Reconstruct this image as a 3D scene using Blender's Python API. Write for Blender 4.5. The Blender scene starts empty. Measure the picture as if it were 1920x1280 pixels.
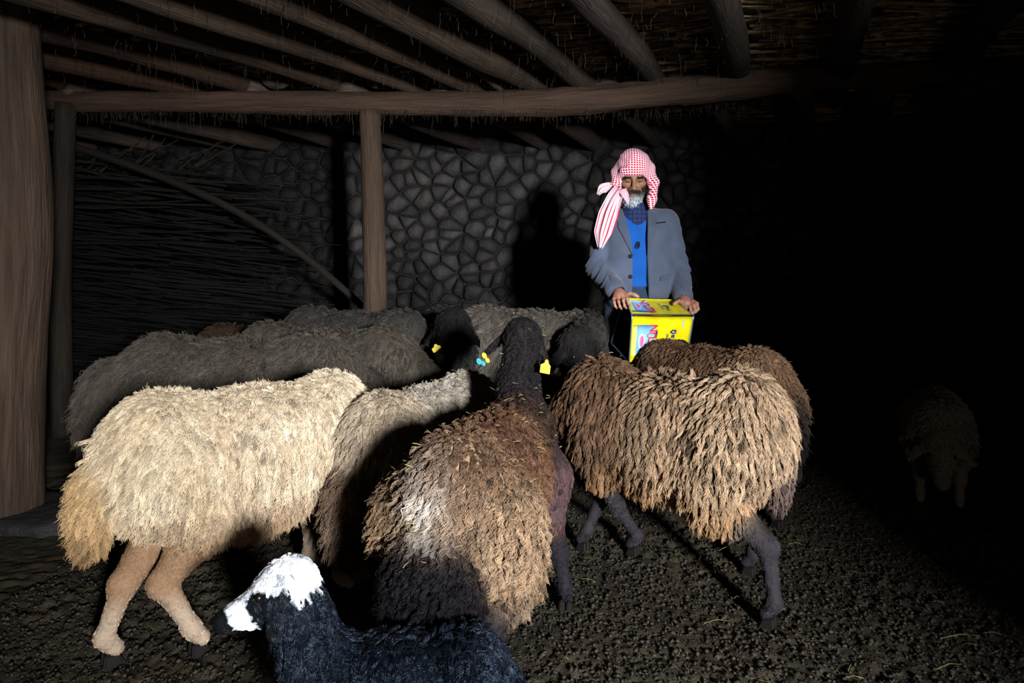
import bpy, bmesh, math, random
import numpy as np
from mathutils import Vector, Matrix

scene = bpy.context.scene
COL = scene.collection
R = math.radians

# ------------------------------------------------------------------ camera
CAM_Z = 1.08
cam_d = bpy.data.cameras.new('camera')
cam_d.lens = 24.0
cam_d.sensor_width = 36.0
cam_d.shift_y = -150.0 / 1920.0
cam_d.clip_start = 0.05
cam = bpy.data.objects.new('camera', cam_d)
cam.location = (0, 0, CAM_Z)
cam.rotation_euler = (R(90), 0, 0)
COL.objects.link(cam)
scene.camera = cam

# ------------------------------------------------------------------ world, daylight through the doorway, added roof fill lamp, exposure
world = bpy.data.worlds.new('outside')
world.use_nodes = True
bg = world.node_tree.nodes['Background']
bg.inputs[0].default_value = (0.55, 0.7, 1.0, 1)
bg.inputs[1].default_value = 0.02
scene.world = world

sun_d = bpy.data.lights.new('doorway_daylight', 'AREA')
sun_d.shape = 'RECTANGLE'
sun_d.size = 0.28
sun_d.size_y = 0.5
sun_d.energy = 84.0
sun_d.color = (0.93, 0.965, 1.0)
sun_d.spread = R(58)
day = bpy.data.objects.new('doorway_daylight', sun_d)
day.location = (1.6, -2.5, 1.44)
day.rotation_euler = (Vector((0.0, 3.0, 0.85)) - Vector(day.location)).to_track_quat('-Z', 'Y').to_euler()
COL.objects.link(day)

fill_d = bpy.data.lights.new('roof_fill', 'AREA')  # added fill lamp, low and out of view, lifts the shadowed roof
fill_d.shape = 'RECTANGLE'
fill_d.size = 0.5
fill_d.size_y = 0.7
fill_d.energy = 11.0
fill_d.color = (1.0, 0.88, 0.74)
fill_lamp = bpy.data.objects.new('roof_fill', fill_d)
fill_lamp.location = (1.1, -2.6, 0.25)
fill_lamp.rotation_euler = (Vector((-0.2, 3.0, 2.2)) - Vector(fill_lamp.location)).to_track_quat('-Z', 'Y').to_euler()
COL.objects.link(fill_lamp)

vs = scene.view_settings
scene.display_settings.display_device = 'sRGB'
vs.view_transform = 'Standard'
vs.look = 'None'
vs.gamma = 1.0
vs.use_curve_mapping = False
vs.exposure = 0.0
scene.cycles.max_bounces = 5
scene.cycles.diffuse_bounces = 3
scene.cycles.glossy_bounces = 2
scene.cycles.transparent_max_bounces = 4
scene.cycles.caustics_reflective = False

# ------------------------------------------------------------------ helpers
RNG = np.random.default_rng(7)

def lin(r, g, b):
    def f(c):
        c = c / 255.0
        return c / 12.92 if c <= 0.04045 else ((c + 0.055) / 1.055) ** 2.4
    return (f(r), f(g), f(b))

def hash3(ix, iy, iz, seed):
    n = (ix * 73856093) ^ (iy * 19349663) ^ (iz * 83492791) ^ (seed * 2654435761)
    n = n & 0xffffffff
    n = ((n ^ (n >> 15)) * 2246822519) & 0xffffffff
    n = ((n ^ (n >> 13)) * 3266489917) & 0xffffffff
    n = n ^ (n >> 16)
    return n.astype(np.float64) / 4294967295.0

def vnoise(p, freq=1.0, seed=1):
    """smooth value noise, p (N,3) -> (N,) in -1..1"""
    q = np.asarray(p, float) * freq
    i = np.floor(q).astype(np.int64)
    f = q - i
    f = f * f * (3 - 2 * f)
    out = 0
    for dx in (0, 1):
        wx = f[:, 0] if dx else 1 - f[:, 0]
        for dy in (0, 1):
            wy = f[:, 1] if dy else 1 - f[:, 1]
            for dz in (0, 1):
                wz = f[:, 2] if dz else 1 - f[:, 2]
                out = out + wx * wy * wz * hash3(i[:, 0] + dx, i[:, 1] + dy, i[:, 2] + dz, seed)
    return out * 2 - 1

def fbm(p, freq, seed=1, oct=3):
    s, a, t = 0, 1.0, 0
    for k in range(oct):
        s = s + a * vnoise(p, freq * 2 ** k, seed + k)
        t += a
        a *= 0.5
    return s / t

def ground(x, y):
    t = np.clip((np.asarray(y, float) - 2.7) / 1.0, 0, 1)
    return 0.07 * t * t * (3 - 2 * t) + 0 * np.asarray(x, float)

def new_obj(name, data, parent=None, loc=None):
    o = bpy.data.objects.new(name, data)
    COL.objects.link(o)
    if parent is not None:
        o.parent = parent
    if loc is not None:
        o.location = loc
    return o

def mesh_np(name, V, F, mat, parent=None, cols=None, smooth=True, vec=None, loc=None):
    """F: (n,3) or (n,4) int array, or list of such arrays / lists of faces"""
    V = np.asarray(V, np.float32)
    me = bpy.data.meshes.new(name)
    if isinstance(F, np.ndarray):
        n, k = F.shape
        me.vertices.add(len(V)); me.vertices.foreach_set('co', V.ravel())
        me.loops.add(n * k); me.loops.foreach_set('vertex_index', F.astype(np.int32).ravel())
        me.polygons.add(n)
        me.polygons.foreach_set('loop_start', np.arange(0, n * k, k, dtype=np.int32))
        me.polygons.foreach_set('loop_total', np.full(n, k, dtype=np.int32))
        me.update(calc_edges=True)
        me.validate()
    else:
        me.from_pydata(V.tolist(), [], F)
    if smooth:
        me.polygons.foreach_set('use_smooth', np.ones(len(me.polygons), dtype=bool))
    if cols is not None:
        a = me.attributes.new('col', 'FLOAT_COLOR', 'POINT')
        c = np.ones((len(V), 4), np.float32); c[:, :3] = cols
        a.data.foreach_set('color', c.ravel())
    if vec is not None:
        a = me.attributes.new('uvw', 'FLOAT_VECTOR', 'POINT')
        a.data.foreach_set('vector', np.asarray(vec, np.float32).ravel())
    me.materials.append(mat)
    return new_obj(name, me, parent, loc)

def empty(name, label, cat, loc, group=None):
    o = new_obj(name, None, None, loc)
    o.empty_display_size = 0.1
    o['label'] = label; o['category'] = cat
    if group: o['group'] = group
    return o

def tag(o, label=None, cat=None, group=None, kind=None):
    if label: o['label'] = label
    if cat: o['category'] = cat
    if group: o['group'] = group
    if kind: o['kind'] = kind
    return o

# ---- implicit surfaces -> one continuous mesh
def cap(a, b, ra, rb):
    a = np.array(a, float); b = np.array(b, float); ab = b - a; L2 = max(float(ab @ ab), 1e-9)
    def fn(x, y, z):
        px, py, pz = x - a[0], y - a[1], z - a[2]
        t = np.clip((px * ab[0] + py * ab[1] + pz * ab[2]) / L2, 0, 1)
        return np.sqrt((px - t * ab[0]) ** 2 + (py - t * ab[1]) ** 2 + (pz - t * ab[2]) ** 2) - (ra + (rb - ra) * t)
    lo = np.minimum(a - ra, b - rb); hi = np.maximum(a + ra, b + rb)
    return fn, lo, hi

def ell(c, r, rot=None):
    c = np.array(c, float); r = np.array(r, float)
    M = np.eye(3) if rot is None else np.array(rot, float)      # rows: local axes in world
    def fn(x, y, z):
        dx, dy, dz = x - c[0], y - c[1], z - c[2]
        u = M[0, 0] * dx + M[0, 1] * dy + M[0, 2] * dz
        v = M[1, 0] * dx + M[1, 1] * dy + M[1, 2] * dz
        w = M[2, 0] * dx + M[2, 1] * dy + M[2, 2] * dz
        k0 = np.sqrt((u / r[0]) ** 2 + (v / r[1]) ** 2 + (w / r[2]) ** 2)
        k1 = np.sqrt((u / r[0] ** 2) ** 2 + (v / r[1] ** 2) ** 2 + (w / r[2] ** 2) ** 2) + 1e-9
        return k0 * (k0 - 1) / k1
    m = r.max()
    return fn, c - m, c + m

def box(c, half, rot=None, rd=0.0):
    c = np.array(c, float); hf = np.array(half, float)
    M = np.eye(3) if rot is None else np.array(rot, float)
    def fn(x, y, z):
        dx, dy, dz = x - c[0], y - c[1], z - c[2]
        q = [np.abs(M[i, 0] * dx + M[i, 1] * dy + M[i, 2] * dz) - hf[i] + rd for i in range(3)]
        out = np.sqrt(sum(np.maximum(a, 0) ** 2 for a in q))
        return out + np.minimum(np.maximum(np.maximum(q[0], q[1]), q[2]), 0) - rd
    m = np.sqrt((hf ** 2).sum())
    return fn, c - m, c + m

class Field:
    def __init__(self, lo, hi, h):
        self.h = h
        self.lo = np.array(lo, float)
        n = np.ceil((np.array(hi, float) - self.lo) / h).astype(int) + 1
        self.ax = [self.lo[i] + h * np.arange(n[i]) for i in range(3)]
        self.F = np.full(tuple(n), 0.5, np.float32)
        self.prims = []
    def _sl(self, lo, hi, m):
        s = []
        for i in range(3):
            a = int(max(0, math.floor((lo[i] - m - self.lo[i]) / self.h)))
            b = int(min(len(self.ax[i]), math.ceil((hi[i] + m - self.lo[i]) / self.h) + 1))
            if b <= a: return None
            s.append(slice(a, b))
        return tuple(s)
    def _ev(self, prim, m):
        fn, lo, hi = prim
        s = self._sl(lo, hi, m)
        if s is None: return None, None
        x = self.ax[0][s[0]][:, None, None]; y = self.ax[1][s[1]][None, :, None]; z = self.ax[2][s[2]][None, None, :]
        return s, fn(x, y, z).astype(np.float32)
    def add(self, prim, k=0.02, **attr):
        s, d = self._ev(prim, k + 3 * self.h + 0.01)
        self.prims.append((prim[0], attr))
        if s is None: return
        a = self.F[s]
        h = np.maximum(k - np.abs(a - d), 0) / max(k, 1e-6)
        self.F[s] = np.minimum(a, d) - h * h * k * 0.25
    def sub(self, prim, k=0.01):
        s, d = self._ev(prim, k + 3 * self.h)
        if s is None: return
        a = self.F[s]; d = -d
        h = np.maximum(k - np.abs(a - d), 0) / max(k, 1e-6)
        self.F[s] = np.maximum(a, d) + h * h * k * 0.25
    def sample(self, P):
        q = (np.asarray(P) - self.lo) / self.h
        q = np.clip(q, 0, np.array(self.F.shape) - 1.001)
        i = q.astype(int); f = q - i
        out = 0
        for dx in (0, 1):
            for dy in (0, 1):
                for dz in (0, 1):
                    w = (f[:, 0] if dx else 1 - f[:, 0]) * (f[:, 1] if dy else 1 - f[:, 1]) * (f[:, 2] if dz else 1 - f[:, 2])
                    out = out + w * self.F[i[:, 0] + dx, i[:, 1] + dy, i[:, 2] + dz]
        return out
    def mesh(self):
        F = self.F
        F[0] = F[-1] = 0.1; F[:, 0] = F[:, -1] = 0.1; F[:, :, 0] = F[:, :, -1] = 0.1
        ins = F < 0
        c = np.zeros(tuple(np.array(F.shape) - 1), np.int8)
        for dx in (0, 1):
            for dy in (0, 1):
                for dz in (0, 1):
                    c += ins[dx:F.shape[0] - 1 + dx, dy:F.shape[1] - 1 + dy, dz:F.shape[2] - 1 + dz]
        act = (c > 0) & (c < 8)
        I = np.argwhere(act)
        idx = np.full(act.shape, -1, np.int32); idx[act] = np.arange(len(I))
        acc = np.zeros((len(I), 3)); cnt = np.zeros(len(I))
        corners = [(a, b, d) for a in (0, 1) for b in (0, 1) for d in (0, 1)]
        val = {k: F[I[:, 0] + k[0], I[:, 1] + k[1], I[:, 2] + k[2]] for k in corners}
        for k in corners:
            for axi in range(3):
                if k[axi]: continue
                k2 = list(k); k2[axi] = 1; k2 = tuple(k2)
                a, b = val[k], val[k2]
                m = (a < 0) != (b < 0)
                t = np.where(m, a / np.where(m, a - b, 1), 0)
                p = np.tile(np.array(k, float), (len(I), 1)); p[:, axi] = t
                acc[m] += p[m]; cnt[m] += 1
        V = self.lo + (I + acc / cnt[:, None]) * self.h
        quads = []
        for axi in range(3):
            o1, o2 = [(1, 2), (2, 0), (0, 1)][axi]
            sl0 = [slice(None)] * 3; sl1 = [slice(None)] * 3
            sl0[axi] = slice(0, -1); sl1[axi] = slice(1, None)
            e = ins[tuple(sl0)] != ins[tuple(sl1)]
            E = np.argwhere(e)
            E = E[(E[:, o1] > 0) & (E[:, o2] > 0) & (E[:, o1] < act.shape[o1]) & (E[:, o2] < act.shape[o2])]
            def at(d1, d2):
                q = E.copy(); q[:, o1] += d1; q[:, o2] += d2
                return idx[q[:, 0], q[:, 1], q[:, 2]]
            q = np.stack([at(-1, -1), at(0, -1), at(0, 0), at(-1, 0)], 1)
            flip = ~ins[E[:, 0], E[:, 1], E[:, 2]]
            q[flip] = q[flip][:, ::-1]
            quads.append(q)
        Q = np.concatenate(quads)
        return V, Q[(Q >= 0).all(1)]
    def weights(self, V, keys, soft=0.012):
        """blend the attributes of the primitives at the vertices"""
        D = np.stack([np.asarray(fn(V[:, 0], V[:, 1], V[:, 2])) for fn, a in self.prims], 1)
        W = np.exp(-(D - D.min(1, keepdims=True)) / soft)
        W /= W.sum(1, keepdims=True)
        res = []
        for k in keys:
            A = np.array([np.atleast_1d(a.get(k, 0.0)) for fn, a in self.prims], float)
            res.append(W @ A)
        return res

def vnormals(V, Q):
    n = np.zeros_like(V)
    fn = np.cross(V[Q[:, 2]] - V[Q[:, 0]], V[Q[:, -1]] - V[Q[:, 1]]) if Q.shape[1] == 4 else np.cross(V[Q[:, 1]] - V[Q[:, 0]], V[Q[:, 2]] - V[Q[:, 0]])
    for k in range(Q.shape[1]): np.add.at(n, Q[:, k], fn)
    return n / (np.linalg.norm(n, axis=1, keepdims=True) + 1e-12)

# ------------------------------------------------------------------ materials
def new_mat(name):
    m = bpy.data.materials.new(name); m.use_nodes = True
    nt = m.node_tree
    return m, nt, nt.nodes, nt.links, nt.nodes['Principled BSDF']

def noise_mat(name, c1, c2, scale=8.0, rough=0.85, bump=0.3, bscale=None, spec=0.3, detail=6.0, coord='Object', stretch=(1, 1, 1), attr=None, dist=0.02, mid=(0.35, 0.65)):
    m, nt, N, L, bs = new_mat(name)
    if coord == 'uvw':
        tc = N.new('ShaderNodeAttribute'); tc.attribute_name = 'uvw'; vec = tc.outputs['Vector']
    else:
        tc = N.new('ShaderNodeTexCoord'); vec = tc.outputs[coord]
    mp = N.new('ShaderNodeMapping'); mp.inputs['Scale'].default_value = stretch
    L.new(vec, mp.inputs['Vector'])
    nz = N.new('ShaderNodeTexNoise'); nz.inputs['Scale'].default_value = scale; nz.inputs['Detail'].default_value = detail
    L.new(mp.outputs[0], nz.inputs['Vector'])
    rp = N.new('ShaderNodeValToRGB')
    rp.color_ramp.elements[0].position = mid[0]; rp.color_ramp.elements[1].position = mid[1]
    rp.color_ramp.elements[0].color = (*c1, 1); rp.color_ramp.elements[1].color = (*c2, 1)
    L.new(nz.outputs[0], rp.inputs[0])
    out = rp.outputs[0]
    if attr:
        at = N.new('ShaderNodeAttribute'); at.attribute_name = attr
        mx = N.new('ShaderNodeMix'); mx.data_type = 'RGBA'; mx.blend_type = 'MULTIPLY'; mx.inputs[0].default_value = 1.0
        L.new(out, mx.inputs[6]); L.new(at.outputs['Color'], mx.inputs[7]); out = mx.outputs[2]
    L.new(out, bs.inputs['Base Color'])
    bs.inputs['Roughness'].default_value = rough
    bs.inputs['Specular IOR Level'].default_value = spec
    if bump:
        n2 = N.new('ShaderNodeTexNoise'); n2.inputs['Scale'].default_value = bscale or scale * 3; n2.inputs['Detail'].default_value = 6
        L.new(mp.outputs[0], n2.inputs['Vector'])
        bp = N.new('ShaderNodeBump'); bp.inputs['Strength'].default_value = bump; bp.inputs['Distance'].default_value = dist
        L.new(n2.outputs[0], bp.inputs['Height']); L.new(bp.outputs[0], bs.inputs['Normal'])
    return m

def plain(name, c, rough=0.6, spec=0.4, metal=0.0):
    m, nt, N, L, bs = new_mat(name)
    nz = N.new('ShaderNodeTexNoise'); nz.inputs['Scale'].default_value = 35
    mx = N.new('ShaderNodeMix'); mx.data_type = 'RGBA'
    mx.inputs[6].default_value = (*[v * 0.8 for v in c], 1); mx.inputs[7].default_value = (*[min(1, v * 1.15) for v in c], 1)
    L.new(nz.outputs[0], mx.inputs[0]); L.new(mx.outputs[2], bs.inputs['Base Color'])
    bs.inputs['Roughness'].default_value = rough; bs.inputs['Specular IOR Level'].default_value = spec; bs.inputs['Metallic'].default_value = metal
    return m

def attr_mat(name, rough=0.8, spec=0.3, bump=0.3, bscale=60, sheen=0.0, var=0.25):
    """base colour from the mesh's own colour attribute, broken up by noise"""
    m, nt, N, L, bs = new_mat(name)
    at = N.new('ShaderNodeAttribute'); at.attribute_name = 'col'
    tc = N.new('ShaderNodeTexCoord')
    nz = N.new('ShaderNodeTexNoise'); nz.inputs['Scale'].default_value = bscale; nz.inputs['Detail'].default_value = 5
    L.new(tc.outputs['Object'], nz.inputs['Vector'])
    mr = N.new('ShaderNodeMapRange'); mr.inputs['To Min'].default_value = 1 - var; mr.inputs['To Max'].default_value = 1 + var
    L.new(nz.outputs[0], mr.inputs[0])
    mx = N.new('ShaderNodeVectorMath'); mx.operation = 'SCALE'
    L.new(at.outputs['Color'], mx.inputs[0]); L.new(mr.outputs[0], mx.inputs['Scale'])
    L.new(mx.outputs[0], bs.inputs['Base Color'])
    bp = N.new('ShaderNodeBump'); bp.inputs['Strength'].default_value = bump; bp.inputs['Distance'].default_value = 0.01
    L.new(nz.outputs[0], bp.inputs['Height']); L.new(bp.outputs[0], bs.inputs['Normal'])
    bs.inputs['Roughness'].default_value = rough; bs.inputs['Specular IOR Level'].default_value = spec
    return m

def hair_mat(name, rough=0.55, spec=0.18, root=0.55, tip=1.1):
    m, nt, N, L, bs = new_mat(name)
    at = N.new('ShaderNodeAttribute'); at.attribute_name = 'hcol'
    hi = N.new('ShaderNodeHairInfo')
    mr = N.new('ShaderNodeMapRange'); mr.inputs['To Min'].default_value = root; mr.inputs['To Max'].default_value = tip
    L.new(hi.outputs['Intercept'], mr.inputs[0])
    mx = N.new('ShaderNodeVectorMath'); mx.operation = 'SCALE'
    L.new(at.outputs['Color'], mx.inputs[0]); L.new(mr.outputs[0], mx.inputs['Scale'])
    L.new(mx.outputs[0], bs.inputs['Base Color'])
    bs.inputs['Roughness'].default_value = rough; bs.inputs['Specular IOR Level'].default_value = spec
    return m

HAIR = hair_mat('wool_fibre')
HAIR_DARK = hair_mat('dark_wool_fibre', rough=0.36, spec=0.42, root=0.7, tip=1.1)
HAIR_DARK.node_tree.nodes['Principled BSDF'].inputs['Specular Tint'].default_value = (0.55, 0.75, 1.0, 1)  # bluish sky sheen on black wool, put into the specular tint

def hair_curves(name, P, rad, cols, mat, parent=None, loc=None):
    """P (n,k,3) strands"""
    n, k, _ = P.shape
    hc = bpy.data.hair_curves.new(name)
    hc.add_curves([k] * n)
    hc.attributes['position'].data.foreach_set('vector', P.astype(np.float32).ravel())
    ra = hc.attributes.get('radius') or hc.attributes.new('radius', 'FLOAT', 'POINT')
    ra.data.foreach_set('value', rad.astype(np.float32).ravel())
    ca = hc.attributes.new('hcol', 'FLOAT_COLOR', 'CURVE')
    c = np.ones((n, 4), np.float32); c[:, :3] = cols
    ca.data.foreach_set('color', c.ravel())
    hc.materials.append(mat)
    return new_obj(name, hc, parent, loc)

def grow(V, Q, dens, leng, cols, n, rng, back=(0, 0, 0), lift=0.45, down=0.8, bk=0.25, rnd=0.18, cell=0.03, clump=0.75, wave=0.006, waves=2.0, r0=0.0011, k=6, colvar=0.18, jitter=0.25, phj=0.3):
    """strands rooted on the surface V,Q, combed, clumped and waved; dens/leng/cols per vertex"""
    nrm = vnormals(V, Q)
    T = np.concatenate([Q[:, [0, 1, 2]], Q[:, [0, 2, 3]]])
    ar = np.linalg.norm(np.cross(V[T[:, 1]] - V[T[:, 0]], V[T[:, 2]] - V[T[:, 0]]), axis=1)
    w = ar * dens[T].mean(1)
    w = np.maximum(w, 0)
    t = rng.choice(len(T), n, p=w / w.sum())
    u = rng.random((n, 2)); fl = u.sum(1) > 1; u[fl] = 1 - u[fl]
    b = np.stack([1 - u.sum(1), u[:, 0], u[:, 1]], 1)
    tri = T[t]
    P0 = (V[tri] * b[:, :, None]).sum(1)
    N0 = (nrm[tri] * b[:, :, None]).sum(1); N0 /= np.linalg.norm(N0, axis=1, keepdims=True)
    L = (leng[tri] * b).sum(1) * (1 - .5 * np.clip(N0[:, 2], 0, 1) ** 2)
    C = (cols[tri] * b[:, :, None]).sum(1)
    # clumps: jittered cells
    wp = P0 + 0.5 * cell * np.stack([vnoise(P0, 1.1 / cell, 3), vnoise(P0, 1.1 / cell, 5), vnoise(P0, 1.1 / cell, 9)], 1)
    key = np.floor(wp / cell).astype(np.int64)
    _, inv = np.unique(key, axis=0, return_inverse=True)
    inv = inv.ravel(); m = inv.max() + 1
    cnt = np.bincount(inv, minlength=m)[:, None]
    def mean(A):
        return np.stack([np.bincount(inv, weights=A[:, j], minlength=m) for j in range(A.shape[1])], 1) / cnt
    G0 = mean(P0); GN = mean(N0); GN /= np.linalg.norm(GN, axis=1, keepdims=True) + 1e-9
    GL = mean(L[:, None])[:, 0] * (1 + jitter * rng.normal(size=m)).clip(0.5, 1.5)
    grnd = rng.normal(size=(m, 3))
    gph = rng.random(m) * 6.28
    gcol = 1 + colvar * rng.normal(size=(m, 1))
    def comb(N, rn):
        d = N * lift + np.array([0, 0, -down]) + np.asarray(back) * bk + rn * rnd
        into = (d * N).sum(1, keepdims=True)
        d = d - N * np.minimum(into - 0.12, 0)
        return d / np.linalg.norm(d, axis=1, keepdims=True)
    d0 = comb(N0, rng.normal(size=(n, 3)) * 0.6 + grnd[inv]); dg = comb(GN, grnd)
    s = np.linspace(0, 1, k)[None, :, None]
    Ls = (0.45 * L + 0.55 * GL[inv]) * (1 + 0.15 * rng.normal(size=n)).clip(0.5, 1.5)
    Lc = Ls[:, None, None]
    def path(p, nrm_, d):
        return p[:, None, :] + Lc * (nrm_[:, None, :] * (0.32 * s * (1 - s) + 0.1 * s) + d[:, None, :] * s)
    own = path(P0, N0, d0)
    gd = path(G0[inv], GN[inv], dg[inv]) + (P0 - G0[inv])[:, None, :] * 0.25
    pull = clump * s ** 0.8
    P = own * (1 - pull) + gd * pull
    t1 = np.cross(d0, N0); t1 /= np.linalg.norm(t1, axis=1, keepdims=True) + 1e-9
    ph = gph[inv][:, None, None] + phj * rng.normal(size=(n, 1, 1))
    wv = (wave * np.minimum(Lc / 0.05, 1.6)) * s
    P = P + wv * (t1[:, None, :] * np.sin(s * waves * 6.283 + ph) + N0[:, None, :] * 0.7 * np.cos(s * waves * 6.283 + ph))
    rad = r0 * (1 - 0.7 * s[:, :, 0] ** 2) * np.ones((n, 1))
    C = np.clip(C * gcol[inv] * (1 + 0.12 * rng.normal(size=(n, 1))), 0.001, 1)
    return P, rad, C
# ------------------------------------------------------------------ the barn
M_SOIL, nt, N, L, bs = new_mat('trodden_dung_soil')
at = N.new('ShaderNodeAttribute'); at.attribute_name = 'col'
tc = N.new('ShaderNodeTexCoord')
nz = N.new('ShaderNodeTexNoise'); nz.inputs['Scale'].default_value = 220; nz.inputs['Detail'].default_value = 5
L.new(tc.outputs['Object'], nz.inputs['Vector'])
mr = N.new('ShaderNodeMapRange'); mr.inputs['To Min'].default_value = 0.55; mr.inputs['To Max'].default_value = 1.45
L.new(nz.outputs[0], mr.inputs[0])
mx = N.new('ShaderNodeVectorMath'); mx.operation = 'SCALE'
L.new(at.outputs['Color'], mx.inputs[0]); L.new(mr.outputs[0], mx.inputs['Scale']); L.new(mx.outputs[0], bs.inputs['Base Color'])
bp = N.new('ShaderNodeBump'); bp.inputs['Strength'].default_value = 0.6; bp.inputs['Distance'].default_value = 0.006
L.new(nz.outputs[0], bp.inputs['Height']); L.new(bp.outputs[0], bs.inputs['Normal'])
bs.inputs['Roughness'].default_value = 0.62; bs.inputs['Specular IOR Level'].default_value = 0.45

def clods(x, y, cell, seed):
    """height (and a random value) of rounded clods scattered in jittered cells"""
    qx, qy = x / cell, y / cell
    ix, iy = np.floor(qx).astype(np.int64), np.floor(qy).astype(np.int64)
    h = np.zeros_like(x); val = np.zeros_like(x)
    for a in (-1, 0, 1):
        for b in (-1, 0, 1):
            jx, jy = ix + a, iy + b
            z0 = np.zeros_like(jx)
            cx = jx + hash3(jx, jy, z0, seed); cy = jy + hash3(jx, jy, z0, seed + 1)
            r = 0.35 + 0.5 * hash3(jx, jy, z0, seed + 2)
            d2 = ((qx - cx) ** 2 + (qy - cy) ** 2) / r ** 2
            hh = np.sqrt(np.clip(1 - d2, 0, 1)) * r * cell
            up = hh > h
            val = np.where(up, hash3(jx, jy, z0, seed + 3), val); h = np.maximum(h, hh)
    return h, val

def axis_pts(segs):
    out = []
    for a, b, st in segs:
        out.append(np.arange(a, b, st))
    return np.concatenate(out + [np.array([segs[-1][1]])])

gx = axis_pts([(-4.4, -2.2, 0.08), (-2.2, -1.5, 0.02), (-1.5, 1.9, 0.0095), (1.9, 2.6, 0.02), (2.6, 4.4, 0.08)])
gy = axis_pts([(-4.0, 1.1, 0.12), (1.1, 3.0, 0.0095), (3.0, 3.9, 0.018), (3.9, 5.9, 0.08)])
GX, GY = np.meshgrid(gx, gy, indexing='ij')
fx, fy = GX.ravel(), GY.ravel()
p3 = np.stack([fx, fy, 0 * fx], 1)
h1, v1 = clods(fx, fy, 0.034, 11)
h2, v2 = clods(fx + 3.7, fy, 0.019, 31)
fine = ((fx > -2.3) & (fx < 2.7) & (fy > 1.0) & (fy < 4.0))
patch = 0.5 + 0.5 * vnoise(p3, 2.3, 5)
hz = np.where(fine, np.maximum(h1 * (0.25 + 0.75 * patch), h2 * 0.9), 0.008)
fz = ground(fx, fy) + hz * 0.9 + 0.018 * fbm(p3, 1.7, 21) - 0.012
shade = 0.5 + 0.9 * np.where(h1 > h2, v1, v2)
shade = shade * (0.75 + 0.35 * vnoise(p3, 3.0, 8))
base = np.array(lin(82, 70, 52)); olive = np.array(lin(82, 75, 56))
mixv = np.clip(0.5 + 0.8 * vnoise(p3, 5.0, 41), 0, 1)[:, None]
fc = np.clip((base * (1 - mixv) + olive * mixv) * shade[:, None] * 0.62, 0.002, 1)
nx_, ny_ = len(gx), len(gy)
ii = np.arange(nx_ * ny_).reshape(nx_, ny_)
FQ = np.stack([ii[:-1, :-1], ii[1:, :-1], ii[1:, 1:], ii[:-1, 1:]], -1).reshape(-1, 4)
floor = mesh_np('floor', np.stack([fx, fy, fz], 1), FQ, M_SOIL, cols=fc)
tag(floor, kind='structure')

# loose crumbs of dung lying on the floor
ncl = 72000
rc_ = np.random.default_rng(12)
cxy = np.stack([rc_.uniform(-1.6, 2.5, ncl), 1.25 + 2.6 * rc_.random(ncl) ** 1.25], 1)
crumb = np.array([(1, 0, 0), (-1, 0, 0), (0, 1, 0), (0, -1, 0), (0, 0, 1), (0, 0, -1), (.62, .62, .5), (-.62, .6, .5), (-.6, -.62, .5), (.62, -.6, .5)], float)
cF = np.array([(4, 0, 6), (4, 6, 2), (4, 2, 7), (4, 7, 1), (4, 1, 8), (4, 8, 3), (4, 3, 9), (4, 9, 0), (5, 6, 0), (5, 2, 6), (5, 7, 2), (5, 1, 7), (5, 8, 1), (5, 3, 8), (5, 9, 3), (5, 0, 9)])
cs = (.0026 + .0060 * rc_.random(ncl) ** 2.6)
cp = np.stack([cxy[:, 0], cxy[:, 1], 0 * cxy[:, 0]], 1)
ih1, iv1 = clods(cxy[:, 0], cxy[:, 1], 0.034, 11); ih2, iv2 = clods(cxy[:, 0] + 3.7, cxy[:, 1], 0.019, 31)
ip = 0.5 + 0.5 * vnoise(cp, 2.3, 5)
cz_ = ground(cxy[:, 0], cxy[:, 1]) + np.maximum(ih1 * (.25 + .75 * ip), ih2 * .9) * .9 + .018 * fbm(cp, 1.7, 21) - .012
an = rc_.uniform(0, 6.28, ncl)
sc3 = cs[:, None] * rc_.uniform(.6, 1.3, (ncl, 3)); sc3[:, 2] *= .8
base_c = crumb[None] * (1 + .25 * rc_.normal(size=(ncl, 10, 1))) * sc3[:, None, :]
xr = base_c[:, :, 0] * np.cos(an)[:, None] - base_c[:, :, 1] * np.sin(an)[:, None]; yr = base_c[:, :, 0] * np.sin(an)[:, None] + base_c[:, :, 1] * np.cos(an)[:, None]
Vc = np.stack([xr + cxy[:, :1], yr + cxy[:, 1:], base_c[:, :, 2] + cz_[:, None] + cs[:, None] * .35], -1).reshape(-1, 3)
Fc_ = (cF[None] + 10 * np.arange(ncl)[:, None, None]).reshape(-1, 3)
ct = (base * .5 + olive * .5)[None] * (rc_.uniform(.25, 1.15, (ncl, 1)) * .47)
tag(mesh_np('dung_crumbs', Vc, Fc_, M_SOIL, parent=floor, cols=np.repeat(ct, 10, axis=0), smooth=False), kind='stuff')

# ---- mud and stone walls
M_MUD = noise_mat('dark_mud_mortar', lin(14, 12, 11), lin(32, 28, 25), scale=5, bump=0.6, bscale=24)
M_STONE = noise_mat('dark_field_stone', lin(38, 36, 36), lin(84, 80, 78), scale=9, bump=0.7, bscale=45, attr='col', rough=0.75)
M_SOOT = noise_mat('soot_blackened_plaster', lin(20, 18, 16), lin(44, 39, 34), scale=3, bump=0.5, bscale=18)

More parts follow.
